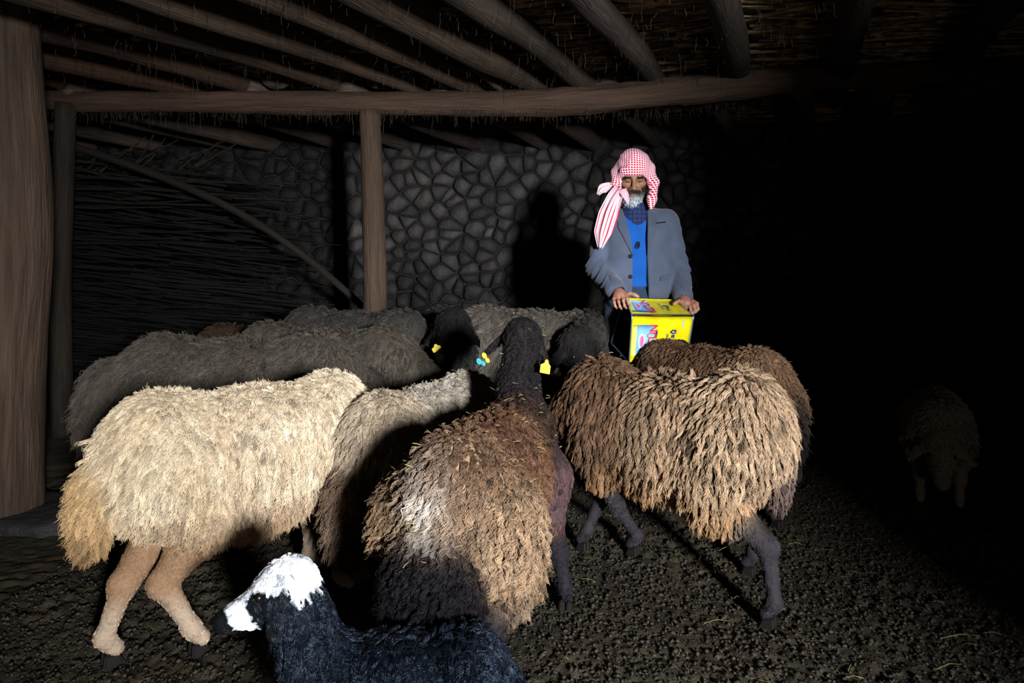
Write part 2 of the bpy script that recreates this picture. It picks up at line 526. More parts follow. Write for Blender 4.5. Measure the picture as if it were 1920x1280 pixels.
def wall_mesh(name, p0, p1, z0, z1, mat, thick=(0, 0.3), nseg=40, amp=0.025):
    """an uneven wall slab from p0 to p1; thick is the offset of its back face"""
    nz_ = 14
    V = []
    for s_ in (0, 1):
        for i in range(nseg + 1):
            for j in range(nz_ + 1):
                t = i / nseg; u = j / nz_
                V.append((p0[0] + (p1[0] - p0[0]) * t + s_ * thick[0], p0[1] + (p1[1] - p0[1]) * t + s_ * thick[1], z0 + (z1 - z0) * u))
    V = np.array(V)
    n = len(V) // 2
    dirn = np.array([p1[1] - p0[1], -(p1[0] - p0[0]), 0.0]); dirn /= np.linalg.norm(dirn)
    V[:n] += dirn * (amp * fbm(V[:n], 2.5, 77))[:, None]
    idx = np.arange(n).reshape(nseg + 1, nz_ + 1)
    f1 = np.stack([idx[:-1, :-1], idx[1:, :-1], idx[1:, 1:], idx[:-1, 1:]], -1).reshape(-1, 4)
    rim = list(idx[:, 0]) + list(idx[-1, 1:]) + list(idx[-2::-1, -1]) + list(idx[0, -2:0:-1])
    rim = np.array(rim)
    rn = np.roll(rim, -1)
    f3 = np.stack([rim, rim + n, rn + n, rn], 1)
    return tag(mesh_np(name, V, np.concatenate([f1, f1[:, ::-1] + n, f3]), mat), kind='structure')

WALL_Y = 5.6
TOP = 2.26
wb = wall_mesh('wall_back', (-4.3, WALL_Y), (4.3, WALL_Y), -0.1, TOP, M_MUD, (0, 0.35))
wall_mesh('wall_left', (-4.3, -1.0), (-4.3, WALL_Y + .3), -0.1, TOP, M_SOOT, (-0.3, 0))
wall_mesh('wall_right', (4.3, WALL_Y + .3), (4.3, -1.0), -0.1, TOP, M_SOOT, (0.3, 0))
DOOR_Y = -0.9
wall_mesh('wall_front', (-0.62, DOOR_Y), (-4.3, DOOR_Y), -0.1, TOP, M_SOOT, (0, -0.35))
wall_mesh('wall_front', (4.3, DOOR_Y), (1.49, DOOR_Y), -0.1, TOP, M_SOOT, (0, -0.35))
wall_mesh('wall_front', (1.49, DOOR_Y), (-0.62, DOOR_Y), 2.12, TOP, M_SOOT, (0, -0.35), nseg=8)

# ---- back wall stones: irregular polygons fitted together, each a piece of its own
def clip_poly(poly, px, py, nx, ny):
    out = []
    m = len(poly)
    for i in range(m):
        a, b = poly[i], poly[(i + 1) % m]
        da = (a[0] - px) * nx + (a[1] - py) * ny; db = (b[0] - px) * nx + (b[1] - py) * ny
        if da <= 0: out.append(a)
        if (da < 0 < db) or (db < 0 < da):
            t = da / (da - db)
            out.append((a[0] + (b[0] - a[0]) * t, a[1] + (b[1] - a[1]) * t))
    return out

rs = random.Random(5)
SX, SZ = 0.135, 0.094
sites = {}
NI, NJ = int(8.4 / SX), int(2.1 / SZ)
for j in range(NJ):
    for i in range(NI):
        if rs.random() < 0.2: continue
        sites[(i, j)] = (-4.15 + (i + 0.5 + 0.5 * (j % 2) + rs.uniform(-.46, .46)) * SX, 0.03 + (j + 0.5 + rs.uniform(-.44, .44)) * SZ)

def stone_geo(poly, cx, cz, dep):
    n = len(poly)
    V, Fc = [], []
    for sc, d in ((1.0, 0.03), (0.97, -dep * 0.55), (0.72, -dep), ):
        for (x, z) in poly:
            V.append(((x - cx) * sc + rs.uniform(-.003, .003), d + rs.uniform(-.004, .004), (z - cz) * sc))
    V.append((rs.uniform(-.01, .01), -dep * 1.08, rs.uniform(-.01, .01)))
    for r_ in (0, 1):
        for i in range(n):
            a = r_ * n + i; b = r_ * n + (i + 1) % n
            Fc.append((a, b, b + n, a + n))
    for i in range(n): Fc.append((2 * n + i, 2 * n + (i + 1) % n, 3 * n))
    return V, Fc

restV, restF, restC = [], [], []
n_named = 0
for (i, j), (sx, sz) in sites.items():
    poly = [(sx - .3, sz - .25), (sx + .3, sz - .25), (sx + .3, sz + .25), (sx - .3, sz + .25)]
    for a in range(-2, 3):
        for b in range(-2, 3):
            q = sites.get((i + a, j + b))
            if q is None or (a == 0 and b == 0): continue
            poly = clip_poly(poly, (sx + q[0]) / 2, (sz + q[1]) / 2, q[0] - sx, q[1] - sz)
            if len(poly) < 3: break
    if len(poly) < 3: continue
    cx = sum(p[0] for p in poly) / len(poly); cz = sum(p[1] for p in poly) / len(poly)
    ins = []
    for (x, z) in poly:
        d = math.hypot(x - cx, z - cz); k = max(0.3, 1 - 0.006 / max(d, .02))
        ins.append((cx + (x - cx) * k, cz + (z - cz) * k))
    # round the corners a little: cut each corner
    rnd_ = []
    for a in range(len(ins)):
        p, q = ins[a], ins[(a + 1) % len(ins)]
        rnd_.append((p[0] * .86 + q[0] * .14, p[1] * .86 + q[1] * .14)); rnd_.append((p[0] * .14 + q[0] * .86, p[1] * .14 + q[1] * .86))
    if len(rnd_) > 10: rnd_ = ins
    V, Fc = stone_geo(rnd_, cx, cz, rs.uniform(0.03, 0.075))
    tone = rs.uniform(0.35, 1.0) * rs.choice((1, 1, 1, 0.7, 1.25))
    tone *= .72 * (.3 + .7 * min(max((cz - .75) / .6, 0), 1))  # lower courses darkened: shade towards the floor put into their tone
    if cx < -1.45: tone *= .16  # left stones darkened, the unlit end of the wall painted in
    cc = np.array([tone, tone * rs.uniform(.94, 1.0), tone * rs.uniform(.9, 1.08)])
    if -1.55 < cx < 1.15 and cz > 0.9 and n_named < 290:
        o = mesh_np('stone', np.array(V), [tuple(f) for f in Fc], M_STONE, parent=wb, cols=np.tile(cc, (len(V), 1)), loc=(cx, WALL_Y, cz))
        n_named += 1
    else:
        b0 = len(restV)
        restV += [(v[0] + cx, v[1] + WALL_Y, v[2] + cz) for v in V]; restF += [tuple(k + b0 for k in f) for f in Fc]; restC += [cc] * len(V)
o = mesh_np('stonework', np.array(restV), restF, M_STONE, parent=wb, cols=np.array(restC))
tag(o, kind='stuff')

# ---- roof: poles, brushwood lining and the main beam
M_WOOD = noise_mat('weathered_pole_wood', lin(60, 49, 40), lin(122, 104, 88), scale=3.5, bump=0.6, bscale=9, coord='uvw', stretch=(12, 1.0, 12), mid=(.15,.85), attr='col', rough=0.8)
M_TWIG = noise_mat('dry_twigs', lin(50, 42, 34), lin(120, 104, 84), scale=20, bump=0.2, attr='col')

def tube(pts, rad, sides=14, seg=26, seed=1, rough=0.10, tone=(1, 1, 1), endcap=True, fine=0.03):
    """a crooked, knotted pole along pts; returns V,F,uvw,cols"""
    pts = np.array(pts, float)
    rad = np.atleast_1d(np.array(rad, float))
    if len(rad) == 1: rad = np.repeat(rad, len(pts))
    d = np.concatenate([[0], np.cumsum(np.linalg.norm(np.diff(pts, axis=0), axis=1))])
    t = np.linspace(0, d[-1], seg + 1)
    # smooth interpolation through the points
    def cubic(vals):
        m = np.gradient(vals, d) if len(d) > 2 else np.repeat((vals[-1] - vals[0]) / d[-1], len(d))
        i = np.clip(np.searchsorted(d, t, side='right') - 1, 0, len(d) - 2)
        h = d[i + 1] - d[i]; s = (t - d[i]) / h
        return (2 * s ** 3 - 3 * s ** 2 + 1) * vals[i] + (s ** 3 - 2 * s ** 2 + s) * h * m[i] + (-2 * s ** 3 + 3 * s ** 2) * vals[i + 1] + (s ** 3 - s ** 2) * h * m[i + 1]
    C = np.stack([cubic(pts[:, k]) for k in range(3)], 1)
    Rr = np.interp(t, d, rad)
    tg = np.gradient(C, axis=0); tg /= np.linalg.norm(tg, axis=1, keepdims=True)
    up = np.array([0, 0, 1.0]) if abs(tg[0, 2]) < 0.8 else np.array([1.0, 0, 0])
    a = np.cross(tg, up); a /= np.linalg.norm(a, axis=1, keepdims=True); b = np.cross(a, tg)
    th = np.linspace(0, 2 * np.pi, sides, endpoint=False)
    ring = a[:, None, :] * np.cos(th)[None, :, None] + b[:, None, :] * np.sin(th)[None, :, None]
    q = np.stack([np.cos(th)[None, :] * 1.0 + 0 * t[:, None], np.sin(th)[None, :] * 1.0 + 0 * t[:, None], t[:, None] * 1.6 / max(rad.mean() * 10, .3) + 0 * th[None, :]], -1).reshape(-1, 3) + seed * 13.7
    nzv = (1 + rough * fbm(q, 1.1, seed) + fine * vnoise(q, 5, seed + 9)).reshape(seg + 1, sides, 1)
    V = (C[:, None, :] + ring * Rr[:, None, None] * nzv).reshape(-1, 3)
    idx = np.arange((seg + 1) * sides).reshape(seg + 1, sides)
    nx = np.roll(idx, -1, 1)
    F = np.stack([idx[:-1], nx[:-1], nx[1:], idx[1:]], -1).reshape(-1, 4)
    uvw = np.stack([np.cos(th)[None, :] * rad.mean() * 1.2 + 0 * t[:, None], t[:, None] + 0 * th[None, :], np.sin(th)[None, :] * rad.mean() * 1.2 + 0 * t[:, None]], -1).reshape(-1, 3) + seed * 3.1
    if endcap:
        n0 = len(V)
        V = np.concatenate([V, C[:1], C[-1:]]); uvw = np.concatenate([uvw, uvw[:1], uvw[-1:]])
        e0 = np.stack([idx[0], np.roll(idx[0], -1) * 0 + n0, np.roll(idx[0], -1), np.roll(idx[0], -1)], 1)
        c0 = [(int(nx[0][k]), int(idx[0][k]), n0) for k in range(sides)] + [(int(idx[-1][k]), int(nx[-1][k]), n0 + 1) for k in range(sides)]
        F = [tuple(int(x) for x in f) for f in F] + c0
    cols = np.tile(np.array(tone, float), (len(V), 1)) * (0.85 + 0.25 * vnoise(V, 3.0, seed + 4))[:, None]
    return V, F, uvw, cols

def pole(name, pts, rad, mat=None, parent=None, **kw):
    V, F, uvw, cols = tube(pts, rad, **kw)
    org = np.array(pts[0], float) if parent is None else np.zeros(3)
    return mesh_np(name, V - org, F, mat or M_WOOD, parent=parent, cols=cols, vec=uvw, loc=tuple(org) if parent is None else None)

# roof deck: mud over brushwood, uneven underside
dx = np.linspace(-4.5, 4.5, 120); dy = np.linspace(-1.2, 5.95, 100)
DX, DY = np.meshgrid(dx, dy, indexing='ij')
pd = np.stack([DX.ravel(), DY.ravel(), 0 * DX.ravel()], 1)
zlow = 2.235 + 0.03 * fbm(pd, 3.0, 4)
Vd = np.concatenate([np.stack([pd[:, 0], pd[:, 1], zlow], 1), np.stack([pd[:, 0], pd[:, 1], zlow * 0 + 2.42], 1)])
idx = np.arange(120 * 100).reshape(120, 100)
f1 = np.stack([idx[:-1, :-1], idx[:-1, 1:], idx[1:, 1:], idx[1:, :-1]], -1).reshape(-1, 4)
rim = np.array(list(idx[:, 0]) + list(idx[-1, 1:]) + list(idx[-2::-1, -1]) + list(idx[0, -2:0:-1])); rn = np.roll(rim, -1)
M_DECK = noise_mat('mud_roof_underside', lin(90, 80, 68), lin(170, 154, 132), scale=6, bump=0.7, bscale=40)
ceiling = mesh_np('ceiling', Vd, np.concatenate([f1, f1[:, ::-1] + len(pd), np.stack([rim, rn, rn + len(pd), rim + len(pd)], 1)]), M_DECK)
tag(ceiling, kind='structure')

RZ = 2.135
rd_ = np.array([0.47, 1.0]) / math.hypot(0.47, 1.0)
# (x where the pole crosses the main beam at y 3.95, radius, tone, slope)
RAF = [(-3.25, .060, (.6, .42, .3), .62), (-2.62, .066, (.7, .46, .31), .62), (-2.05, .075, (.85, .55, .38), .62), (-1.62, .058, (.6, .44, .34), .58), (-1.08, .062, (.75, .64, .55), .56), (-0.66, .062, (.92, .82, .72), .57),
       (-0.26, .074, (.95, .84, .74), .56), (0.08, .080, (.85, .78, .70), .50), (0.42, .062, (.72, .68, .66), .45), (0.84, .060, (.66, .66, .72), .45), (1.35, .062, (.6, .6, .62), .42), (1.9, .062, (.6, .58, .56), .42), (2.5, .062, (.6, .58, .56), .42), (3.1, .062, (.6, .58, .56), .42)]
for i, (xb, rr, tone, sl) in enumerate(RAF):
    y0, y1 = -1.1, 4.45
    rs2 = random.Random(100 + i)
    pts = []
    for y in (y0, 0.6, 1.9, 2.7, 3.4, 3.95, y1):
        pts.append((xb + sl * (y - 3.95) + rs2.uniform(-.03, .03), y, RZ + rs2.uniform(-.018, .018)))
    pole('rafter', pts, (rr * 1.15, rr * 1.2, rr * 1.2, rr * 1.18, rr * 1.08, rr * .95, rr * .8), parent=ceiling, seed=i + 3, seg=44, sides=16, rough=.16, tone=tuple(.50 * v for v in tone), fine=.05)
for i in range(15):                                                # poles of the bay behind the beam
    rs2 = random.Random(300 + i)
    xb = -4.0 + i * 0.52 + rs2.uniform(-.1, .1); rr = rs2.uniform(.05, .075)
    pts = [(xb - .10, 3.99, RZ - .045), (xb + .2, 4.6, RZ - .07 + rs2.uniform(-.02, .02)), (xb + .62, 5.7, RZ - .09)]
    if xb + .62 > 4.2: continue
    pole('rafter', pts, rr, parent=ceiling, seed=40 + i, seg=16, sides=12, tone=(.66, .64, .68))
pole('branch', [(-.40, 2.95, 2.16), (-.28, 3.4, 2.12), (-.06, 3.98, 2.08)], (.02, .022, .018), parent=ceiling, seed=71, tone=(.9, .8, .7))

# brushwood lining: thousands of twigs laid across the poles
def twig_bundle(specs, sides=4):
    Vs, Fs, Cs, off = [], [], [], 0
    for p0, p1, p2, r, tone in specs:
        P = np.array([p0, p1, p2], float)
        tg = P[2] - P[0]; tg /= np.linalg.norm(tg)
        up = np.array([0, 0, 1.0]) if abs(tg[2]) < .9 else np.array([1.0, 0, 0])
        a = np.cross(tg, up); a /= np.linalg.norm(a); b = np.cross(a, tg)
        for k, rr in enumerate((r, r * .9, r * .6)):
            for s in range(sides):
                th = 6.2832 * s / sides
                Vs.append(P[k] + (a * math.cos(th) + b * math.sin(th)) * rr); Cs.append(tone)
        for k in (0, 1):
            for s in range(sides):
                s2 = (s + 1) % sides
                Fs.append((off + k * sides + s, off + k * sides + s2, off + (k + 1) * sides + s2, off + (k + 1) * sides + s))
        off += 3 * sides
    return np.array(Vs), np.array(Fs), np.array(Cs)

rs3 = random.Random(9)
sp = []
for k in range(2600):
    x = rs3.uniform(-3.6, 3.6); y = rs3.uniform(1.6, 5.4); ln = rs3.uniform(.25, .7); an = R(rs3.gauss(-12, 9)); z = rs3.uniform(2.175, 2.235)
    dxx, dyy = math.cos(an) * ln / 2, math.sin(an) * ln / 2
    tn = rs3.uniform(1.0, 2.6)
    sp.append(((x - dxx, y - dyy, z + rs3.uniform(-.01, .01)), (x, y, z + rs3.uniform(-.02, .005)), (x + dxx, y + dyy, z + rs3.uniform(-.01, .01)), rs3.choice((.004, .006, .009, .013)), (tn, tn * .93, tn * .84)))
Vt, Ft, Ct = twig_bundle(sp)
tag(mesh_np('brushwood_lining', Vt, Ft, M_TWIG, parent=ceiling, cols=Ct), kind='stuff')

beam = pole('roof_beam', [(-3.6, 4.02, 2.03), (-2.05, 4.0, 2.015), (-0.8, 3.96, 2.0), (0.0, 3.94, 1.99), (0.45, 3.9, 2.0), (0.85, 3.86, 2.035), (1.3, 3.82, 2.075), (2.2, 3.75, 2.11), (3.9, 3.7, 2.13)], (.055, .06, .068, .078, .082, .085, .078, .07, .06), seed=88, seg=110, sides=20, rough=.20, tone=(.50, .385, .32), fine=.07)
tag(beam, 'long crooked log beam carrying the roof poles, resting on the slim post', 'beam')

# infill lumps of mud and stone on top of the beam
for k in range(26):
    rs2 = random.Random(700 + k)
    x = -2.6 + k * .2 + rs2.uniform(-.06, .06)
    bm = bmesh.new(); bmesh.ops.create_icosphere(bm, subdivisions=2, radius=1)
    V = np.array([v.co[:] for v in bm.verts]); F = np.array([[v.index for v in f.verts] for f in bm.faces]); bm.free()
    s_ = np.array([rs2.uniform(.05, .09), rs2.uniform(.04, .06), rs2.uniform(.04, .065)])
    V = V * (1 + .25 * fbm(V + k * 7.0, 1.4, k))[:, None] * s_
    tn = rs2.uniform(.6, 1.1)
    mesh_np('mud_lump', V + np.array([x, 3.99 + rs2.uniform(-.01, .04), 2.14 + rs2.uniform(0, .03)]), F, M_STONE, parent=ceiling, cols=np.tile((tn, tn * .92, tn * .82), (len(V), 1)))

# straw and root fibres hanging from the poles
rngh = np.random.default_rng(77)
n = 1300
bx = np.where(rngh.random(n) < .55, rngh.uniform(-2.8, 1.3, n), rngh.uniform(-2.9, 1.6, n))
on_beam = rngh.random(n) < .5
by = np.where(on_beam, 3.93 + rngh.normal(0, .04, n), rngh.uniform(2.3, 3.9, n))
bz = np.where(on_beam, 1.945 + .05 * (bx > .9), 2.09)
kk = 6
t = np.linspace(0, 1, kk)
ln = np.abs(rngh.normal(0, .038, n)) + .012
Pp = np.zeros((n, kk, 3))
ww = np.cumsum(rngh.normal(0, .0028, (n, kk, 2)), axis=1)
Pp[:, :, 0] = bx[:, None] + ww[:, :, 0]; Pp[:, :, 1] = by[:, None] + ww[:, :, 1]; Pp[:, :, 2] = bz[:, None] - ln[:, None] * t[None]
tn = rngh.uniform(.15, 1, (n, 1)) * np.array(lin(72, 60, 48))
tag(hair_curves('hanging_straw', Pp, np.full((n, kk), .0008), tn, HAIR, parent=ceiling), kind='stuff')

# ---- posts
post = pole('wooden_post', [(-2.185, 2.91, -.02), (-2.17, 2.91, .4), (-2.155, 2.91, .8), (-2.14, 2.91, 1.15), (-2.15, 2.91, 1.5), (-2.17, 2.91, 1.85), (-2.18, 2.91, 2.19)], (.165, .155, .15, .158, .158, .148, .14), seed=21, seg=70, sides=30, rough=.14, tone=(.70, .62, .56), fine=.04)
tag(post, 'thick debarked log post standing on a flat stone at the left', 'post')
bm = bmesh.new(); bmesh.ops.create_cube(bm, size=1); bmesh.ops.subdivide_edges(bm, edges=bm.edges[:], cuts=4, use_grid_fill=True)
V = np.array([v.co[:] for v in bm.verts]); F = np.array([[v.index for v in f.verts] for f in bm.faces]); bm.free()
V = V * np.array([.62, .5, .07]); V = V * (1 + .08 * fbm(V, 5, 3))[:, None]
ps = mesh_np('flagstone', V, F, M_STONE, cols=np.full((len(V), 3), .4), loc=(-2.08, 2.93, .0)); tag(ps, 'flat foundation stone under the thick left post', 'stone')
p2 = pole('wooden_post', [(-.785, 3.95, .03), (-.79, 3.95, .7), (-.80, 3.95, 1.2), (-.81, 3.95, 1.6), (-.825, 3.95, 1.95)], (.074, .068, .066, .064, .06), seed=33, seg=50, sides=20, rough=.10, tone=(.50, .43, .37), fine=.05)
tag(p2, 'slim round post under the beam, behind the grey sheep', 'post')
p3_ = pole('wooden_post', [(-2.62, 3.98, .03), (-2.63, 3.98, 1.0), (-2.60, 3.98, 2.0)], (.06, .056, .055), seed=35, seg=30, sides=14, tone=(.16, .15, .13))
tag(p3_, 'thin dark post just behind the thick left log post', 'post')

# ---- brushwood stack against the dark left end
rs4 = random.Random(4)
sp = []
for k in range(620):
    lay = rs4.random()
    z = .1 + 1.62 * lay; x = rs4.uniform(-3.5, -1.9); y = rs4.uniform(4.55, 5.3); ln = rs4.uniform(.5, 1.5); an = R(rs4.gauss(-4, 7)); tl = rs4.gauss(-.09, .06)
    if lay > .8: x = rs4.uniform(-3.3, -2.1)
    dxx, dyy = math.cos(an) * ln / 2, math.sin(an) * ln / 2
    tn = rs4.uniform(.012, .07) * (1.3 if lay > .82 else .45)  # lower layers toned down, painting in the shade below the top sticks
    sp.append(((x - dxx, y - dyy, z - tl * ln / 2), (x, y, z + rs4.uniform(-.02, .02)), (x + dxx, y + dyy, z + tl * ln / 2), rs4.choice((.005, .007, .009, .012)), (tn, tn * .9, tn * .8)))
for k in range(14):
    x = rs4.uniform(-3.1, -2.2); y = rs4.uniform(4.5, 4.8)
    sp.append(((x, y, 1.68), (x + .12, y, 1.78), (x + rs4.uniform(.2, .35), y, rs4.uniform(1.82, 1.95)), .006, (.14, .13, .11)))
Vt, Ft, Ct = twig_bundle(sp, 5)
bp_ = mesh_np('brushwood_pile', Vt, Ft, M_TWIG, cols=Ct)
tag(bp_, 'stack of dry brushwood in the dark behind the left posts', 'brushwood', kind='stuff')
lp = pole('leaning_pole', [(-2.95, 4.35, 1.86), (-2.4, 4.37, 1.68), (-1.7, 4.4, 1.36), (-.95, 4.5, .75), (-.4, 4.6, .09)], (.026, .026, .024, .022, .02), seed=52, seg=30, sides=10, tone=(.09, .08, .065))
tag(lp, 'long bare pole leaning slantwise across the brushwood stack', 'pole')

# ---- straw scattered on the dung floor
sp = []
for k in range(420):
    x = rs4.uniform(-1.4, 2.2); y = rs4.uniform(1.3, 3.6); an = rs4.uniform(0, 3.14); ln = rs4.choice((.012, .018, .025, .035, .05))
    z = float(ground(x, y)) + .022
    c_ = rs4.choice(((.5, .45, .3), (.4, .36, .24), (.3, .32, .2)))
    dxx, dyy = math.cos(an) * ln / 2, math.sin(an) * ln / 2
    sp.append(((x - dxx, y - dyy, z), (x, y, z + .006), (x + dxx, y + dyy, z + rs4.uniform(-.004, .006)), .0008, c_))
for (x, y, an, ln) in ((.80, 2.52, .5, .1), (1.26, 1.92, .1, .12), (1.14, 1.78, .25, .08), (1.06, 2.55, -.1, .05), (.60, 2.0, .15, .08)):
    z = float(ground(x, y)) + .024
    sp.append(((x - math.cos(an) * ln / 2, y - math.sin(an) * ln / 2, z), (x, y, z + .008), (x + math.cos(an) * ln / 2, y + math.sin(an) * ln / 2, z), .0014, (.55, .5, .36)))
Vt, Ft, Ct = twig_bundle(sp, 3)
M_STRAW = noise_mat('chopped_straw', lin(150, 136, 96), lin(205, 190, 140), scale=30, bump=0, attr='col')
tag(mesh_np('scattered_straw', Vt, Ft, M_STRAW, cols=Ct), 'bits of chopped straw scattered over the dung floor', 'straw', kind='stuff')
# ------------------------------------------------------------------ sheep
M_HIDE = attr_mat('sheep_hide', rough=.75, spec=.15, bump=.35, bscale=90)
M_HOOF = plain('horn_hoof', lin(26, 22, 20), .6, .25)
M_EYE = plain('wet_dark_eye', lin(14, 11, 9), .25, .4)
M_TAG_Y = plain('yellow_tag_plastic', lin(245, 215, 25), .4, .45)
M_TAG_B = plain('turquoise_tag_plastic', lin(20, 140, 150), .4, .45)

def frame_from(d, up=(0, 0, 1)):
    x = np.array(d, float); x /= np.linalg.norm(x)
    y = np.cross(np.array(up, float), x); y /= np.linalg.norm(y)
    return np.stack([x, y, np.cross(x, y)])

def sheep(label, xy, heading, S=1.0, wool=(200, 180, 150), belly=None, leg=(60, 52, 50), face=(50, 44, 42), tailc=None, rumpc=None, neckc=None,
          head=((.62, 0, .55), (.80, 0, .38)), feet=None, hocks=None, tail=(.11, .13, .17), tailz=.44, tailx=-.57, h=.012, strands=30000, flen=.07, ln=.82, recolor=None, zb=0.0, flecks=0, breech=False, cat='sheep', group=None,
          name='sheep', fur=None, seed=1, ear=None, thin=1.0, neckfur=.75, tailfur=1.0, legw=1.0, build_extra=None, darkhair=False, headfur=.25, barrel=1.0, r0=.0011, backfur=1.0, neckr=(.125, .078)):
    x0, y0 = xy
    gz = float(ground(x0, y0))
    ch, sh = math.cos(heading), math.sin(heading)
    fwd = np.array([ch, sh, 0])
    def W(p):                                                      # template point -> world offset from the root
        p = np.array(p, float)
        if zb: p[2] += zb * min(max((p[2] - .2) / .2, 0), 1)
        p = p * S * np.array([ln, 1, 1])
        return np.array([p[0] * ch - p[1] * sh, p[0] * sh + p[1] * ch, p[2]])
    root = empty(name, label, cat, (x0, y0, gz), group)
    Rm = np.array([[ch, sh, 0], [-sh, ch, 0], [0, 0, 1]])
    wc = np.array(lin(*wool)); bc = np.array(lin(*(belly or wool))); lc = np.array(lin(*leg)); fc_ = np.array(lin(*face))
    tc_ = np.array(lin(*(tailc or wool))); rc = np.array(lin(*(rumpc or wool))); nc = np.array(lin(*(neckc or wool)))
    poll, nose = W(head[0]), W(head[1])
    pts = [W((-.75, -.3, 0)), W((-.75, .3, .9)), W((.5, -.3, 0)), W((.5, .3, .9)), poll, nose]
    if feet: pts += [np.array([f[0] - x0, f[1] - y0, 0]) for f in feet.values()]
    lo = np.min(pts, 0) - .16; hi = np.max(pts, 0) + .16; lo[2] = -.03
    Fd = Field(lo, hi, h)
    th = thin
    E = lambda c, r, **kw: Fd.add(ell(W(c), np.array(r) * S * np.array([ln, 1, 1]), Rm), **kw)
    bw = dict(k=.09 * S)
    E((-.36, 0, .50), (.20, .165 * th, .195), col=rc, fl=1.0, fd=1, fc=rc, **bw)
    E((-.02, 0, .47), (.40, .19 * th, .205 * barrel), col=wc, fl=backfur, fd=1, fc=wc, **bw)
    E((-.02, 0, .40), (.34, .17 * th, .16 * barrel), col=bc, fl=1.1, fd=1, fc=bc, **bw)
    E((.31, 0, .47), (.185, .155 * th, .205), col=wc, fl=1.0, fd=1, fc=wc, **bw)
    # neck and head
    nb = W((.38, head[0][1] * .5, .55))
    Fd.add(cap(nb, poll, neckr[0] * S, neckr[1] * S), k=.07 * S, col=nc, fl=neckfur, fd=1, fc=nc)
    hd = nose - poll; hl = np.linalg.norm(hd); HM = frame_from(hd)
    hS = hl / .24
    fa = dict(col=fc_, fl=headfur, fd=.9, fc=fc_)
    Fd.add(ell(poll + hd * .12, np.array([.10, .068, .075]) * hS, HM), k=.04 * S, **fa)
    Fd.add(cap(poll + hd * .25 - HM[2] * .008, poll + hd * .88, .062 * hS, .036 * hS), k=.03 * S, **fa)
    Fd.add(ell(poll + hd * .42 - HM[2] * .028 * hS, np.array([.085, .045, .05]) * hS, HM), k=.03 * S, **fa)
    Fd.add(ell(poll + hd * .93, np.array([.035, .036, .034]) * hS, HM), k=.02 * S, col=fc_ * .7, fl=0, fd=0, fc=fc_)
    tips = []
    for sgn in (-1, 1):
        eb = poll + hd * .06 + HM[1] * sgn * .060 * hS + HM[2] * .02 * hS
        ed = np.array(ear[0 if sgn > 0 else 1]) if ear else None
        tipd = (HM[1] * sgn * .6 - np.array([0, 0, 1]) * .62 + HM[0] * .1) if ed is None else (HM[0] * ed[0] + HM[1] * sgn * ed[1] + np.array([0, 0, ed[2]]))
        tipd = tipd / np.linalg.norm(tipd)
        tips.append(eb + tipd * .15 * hS)
        nr = np.cross(tipd, HM[0]); nr /= np.linalg.norm(nr); wd = np.cross(nr, tipd)
        Fd.add(ell(eb + tipd * .075 * hS, np.array([.085, .034, .011]) * hS, np.stack([tipd, wd, nr])), k=.015, col=fc_ * .9, fl=.15, fd=.8, fc=fc_)
    # fat tail
    tl = W((tailx, 0, tailz))
    Fd.add(ell(tl, np.array(tail) * S, Rm), k=.05 * S, col=tc_, fl=tailfur, fd=1, fc=tc_)
    Fd.add(ell(tl + W((-.01, 0, -.10)) , np.array([tail[0] * .7, tail[1] * .7, tail[2] * .8]) * S, Rm), k=.05 * S, col=tc_, fl=tailfur, fd=1, fc=tc_)
    # legs
    hooves = []
    la = dict(col=lc, fl=.09, fd=.8, fc=lc)
    for key, bx_, sy in (('fl', .30, .115), ('fr', .30, -.115), ('hl', -.40, .12), ('hr', -.40, -.12)):
        if feet and key in feet:
            f = np.array([feet[key][0] - x0, feet[key][1] - y0, 0.0])
            f[2] = float(ground(*feet[key][:2])) - gz + .0
        else:
            f = W((bx_ + .02, sy * .95, 0))
        toe = fwd * .035 * S
        fet = f + np.array([0, 0, .075 * S]) - fwd * .012 * S
        if key[0] == 'f':
            a = W((.30, sy * .95, .42)); e = W((.27, sy, .32))
            kn = e * .45 + fet * .55 + fwd * .022 * S
            Fd.add(cap(a, e, .085 * S, .055 * S), k=.05 * S, col=wc, fl=.8, fd=1, fc=wc)
            Fd.add(cap(e, kn, .048 * S * legw, .030 * S * legw), k=.025 * S, **la)
            Fd.add(ell(kn, np.array([.031, .029, .036]) * S * legw), k=.02 * S, **la)
            Fd.add(cap(kn, fet, .027 * S * legw, .019 * S * legw), k=.015 * S, **la)
        else:
            a = W((-.34, sy * .9, .46)); st = W((-.24, sy * 1.05, .345))
            if hocks and key in hocks: hk = np.array([hocks[key][0] - x0, hocks[key][1] - y0, hocks[key][2]])
            else: hk = f + np.array([0, 0, .23 * S]) - fwd * .055 * S
            Fd.add(cap(a, st, .125 * S, .085 * S), k=.06 * S, col=rc, fl=.9, fd=1, fc=rc)
            Fd.add(cap(st, hk, .075 * S, .034 * S * legw), k=.03 * S, **la)
            if breech: Fd.add(cap(st * .8 + hk * .2, st * .62 + hk * .38, .084 * S, .068 * S), k=.02 * S, col=rc, fl=1.0, fd=1, fc=rc)
            Fd.add(ell(hk - fwd * .008 * S, np.array([.034, .028, .036]) * S * legw, Rm), k=.02 * S, **la)
            Fd.add(cap(hk, fet, .030 * S * legw, .021 * S * legw), k=.015 * S, **la)
        Fd.add(ell(fet, np.array([.025, .023, .026]) * S * legw), k=.012, **la)
        Fd.add(cap(fet, f + toe * .5 + np.array([0, 0, .035 * S]), .021 * S * legw, .022 * S * legw), k=.012, **la)
        hooves.append((f, toe))
    if build_extra: build_extra(Fd, W, HM, poll, hd, hS)
    V, Q = Fd.mesh()
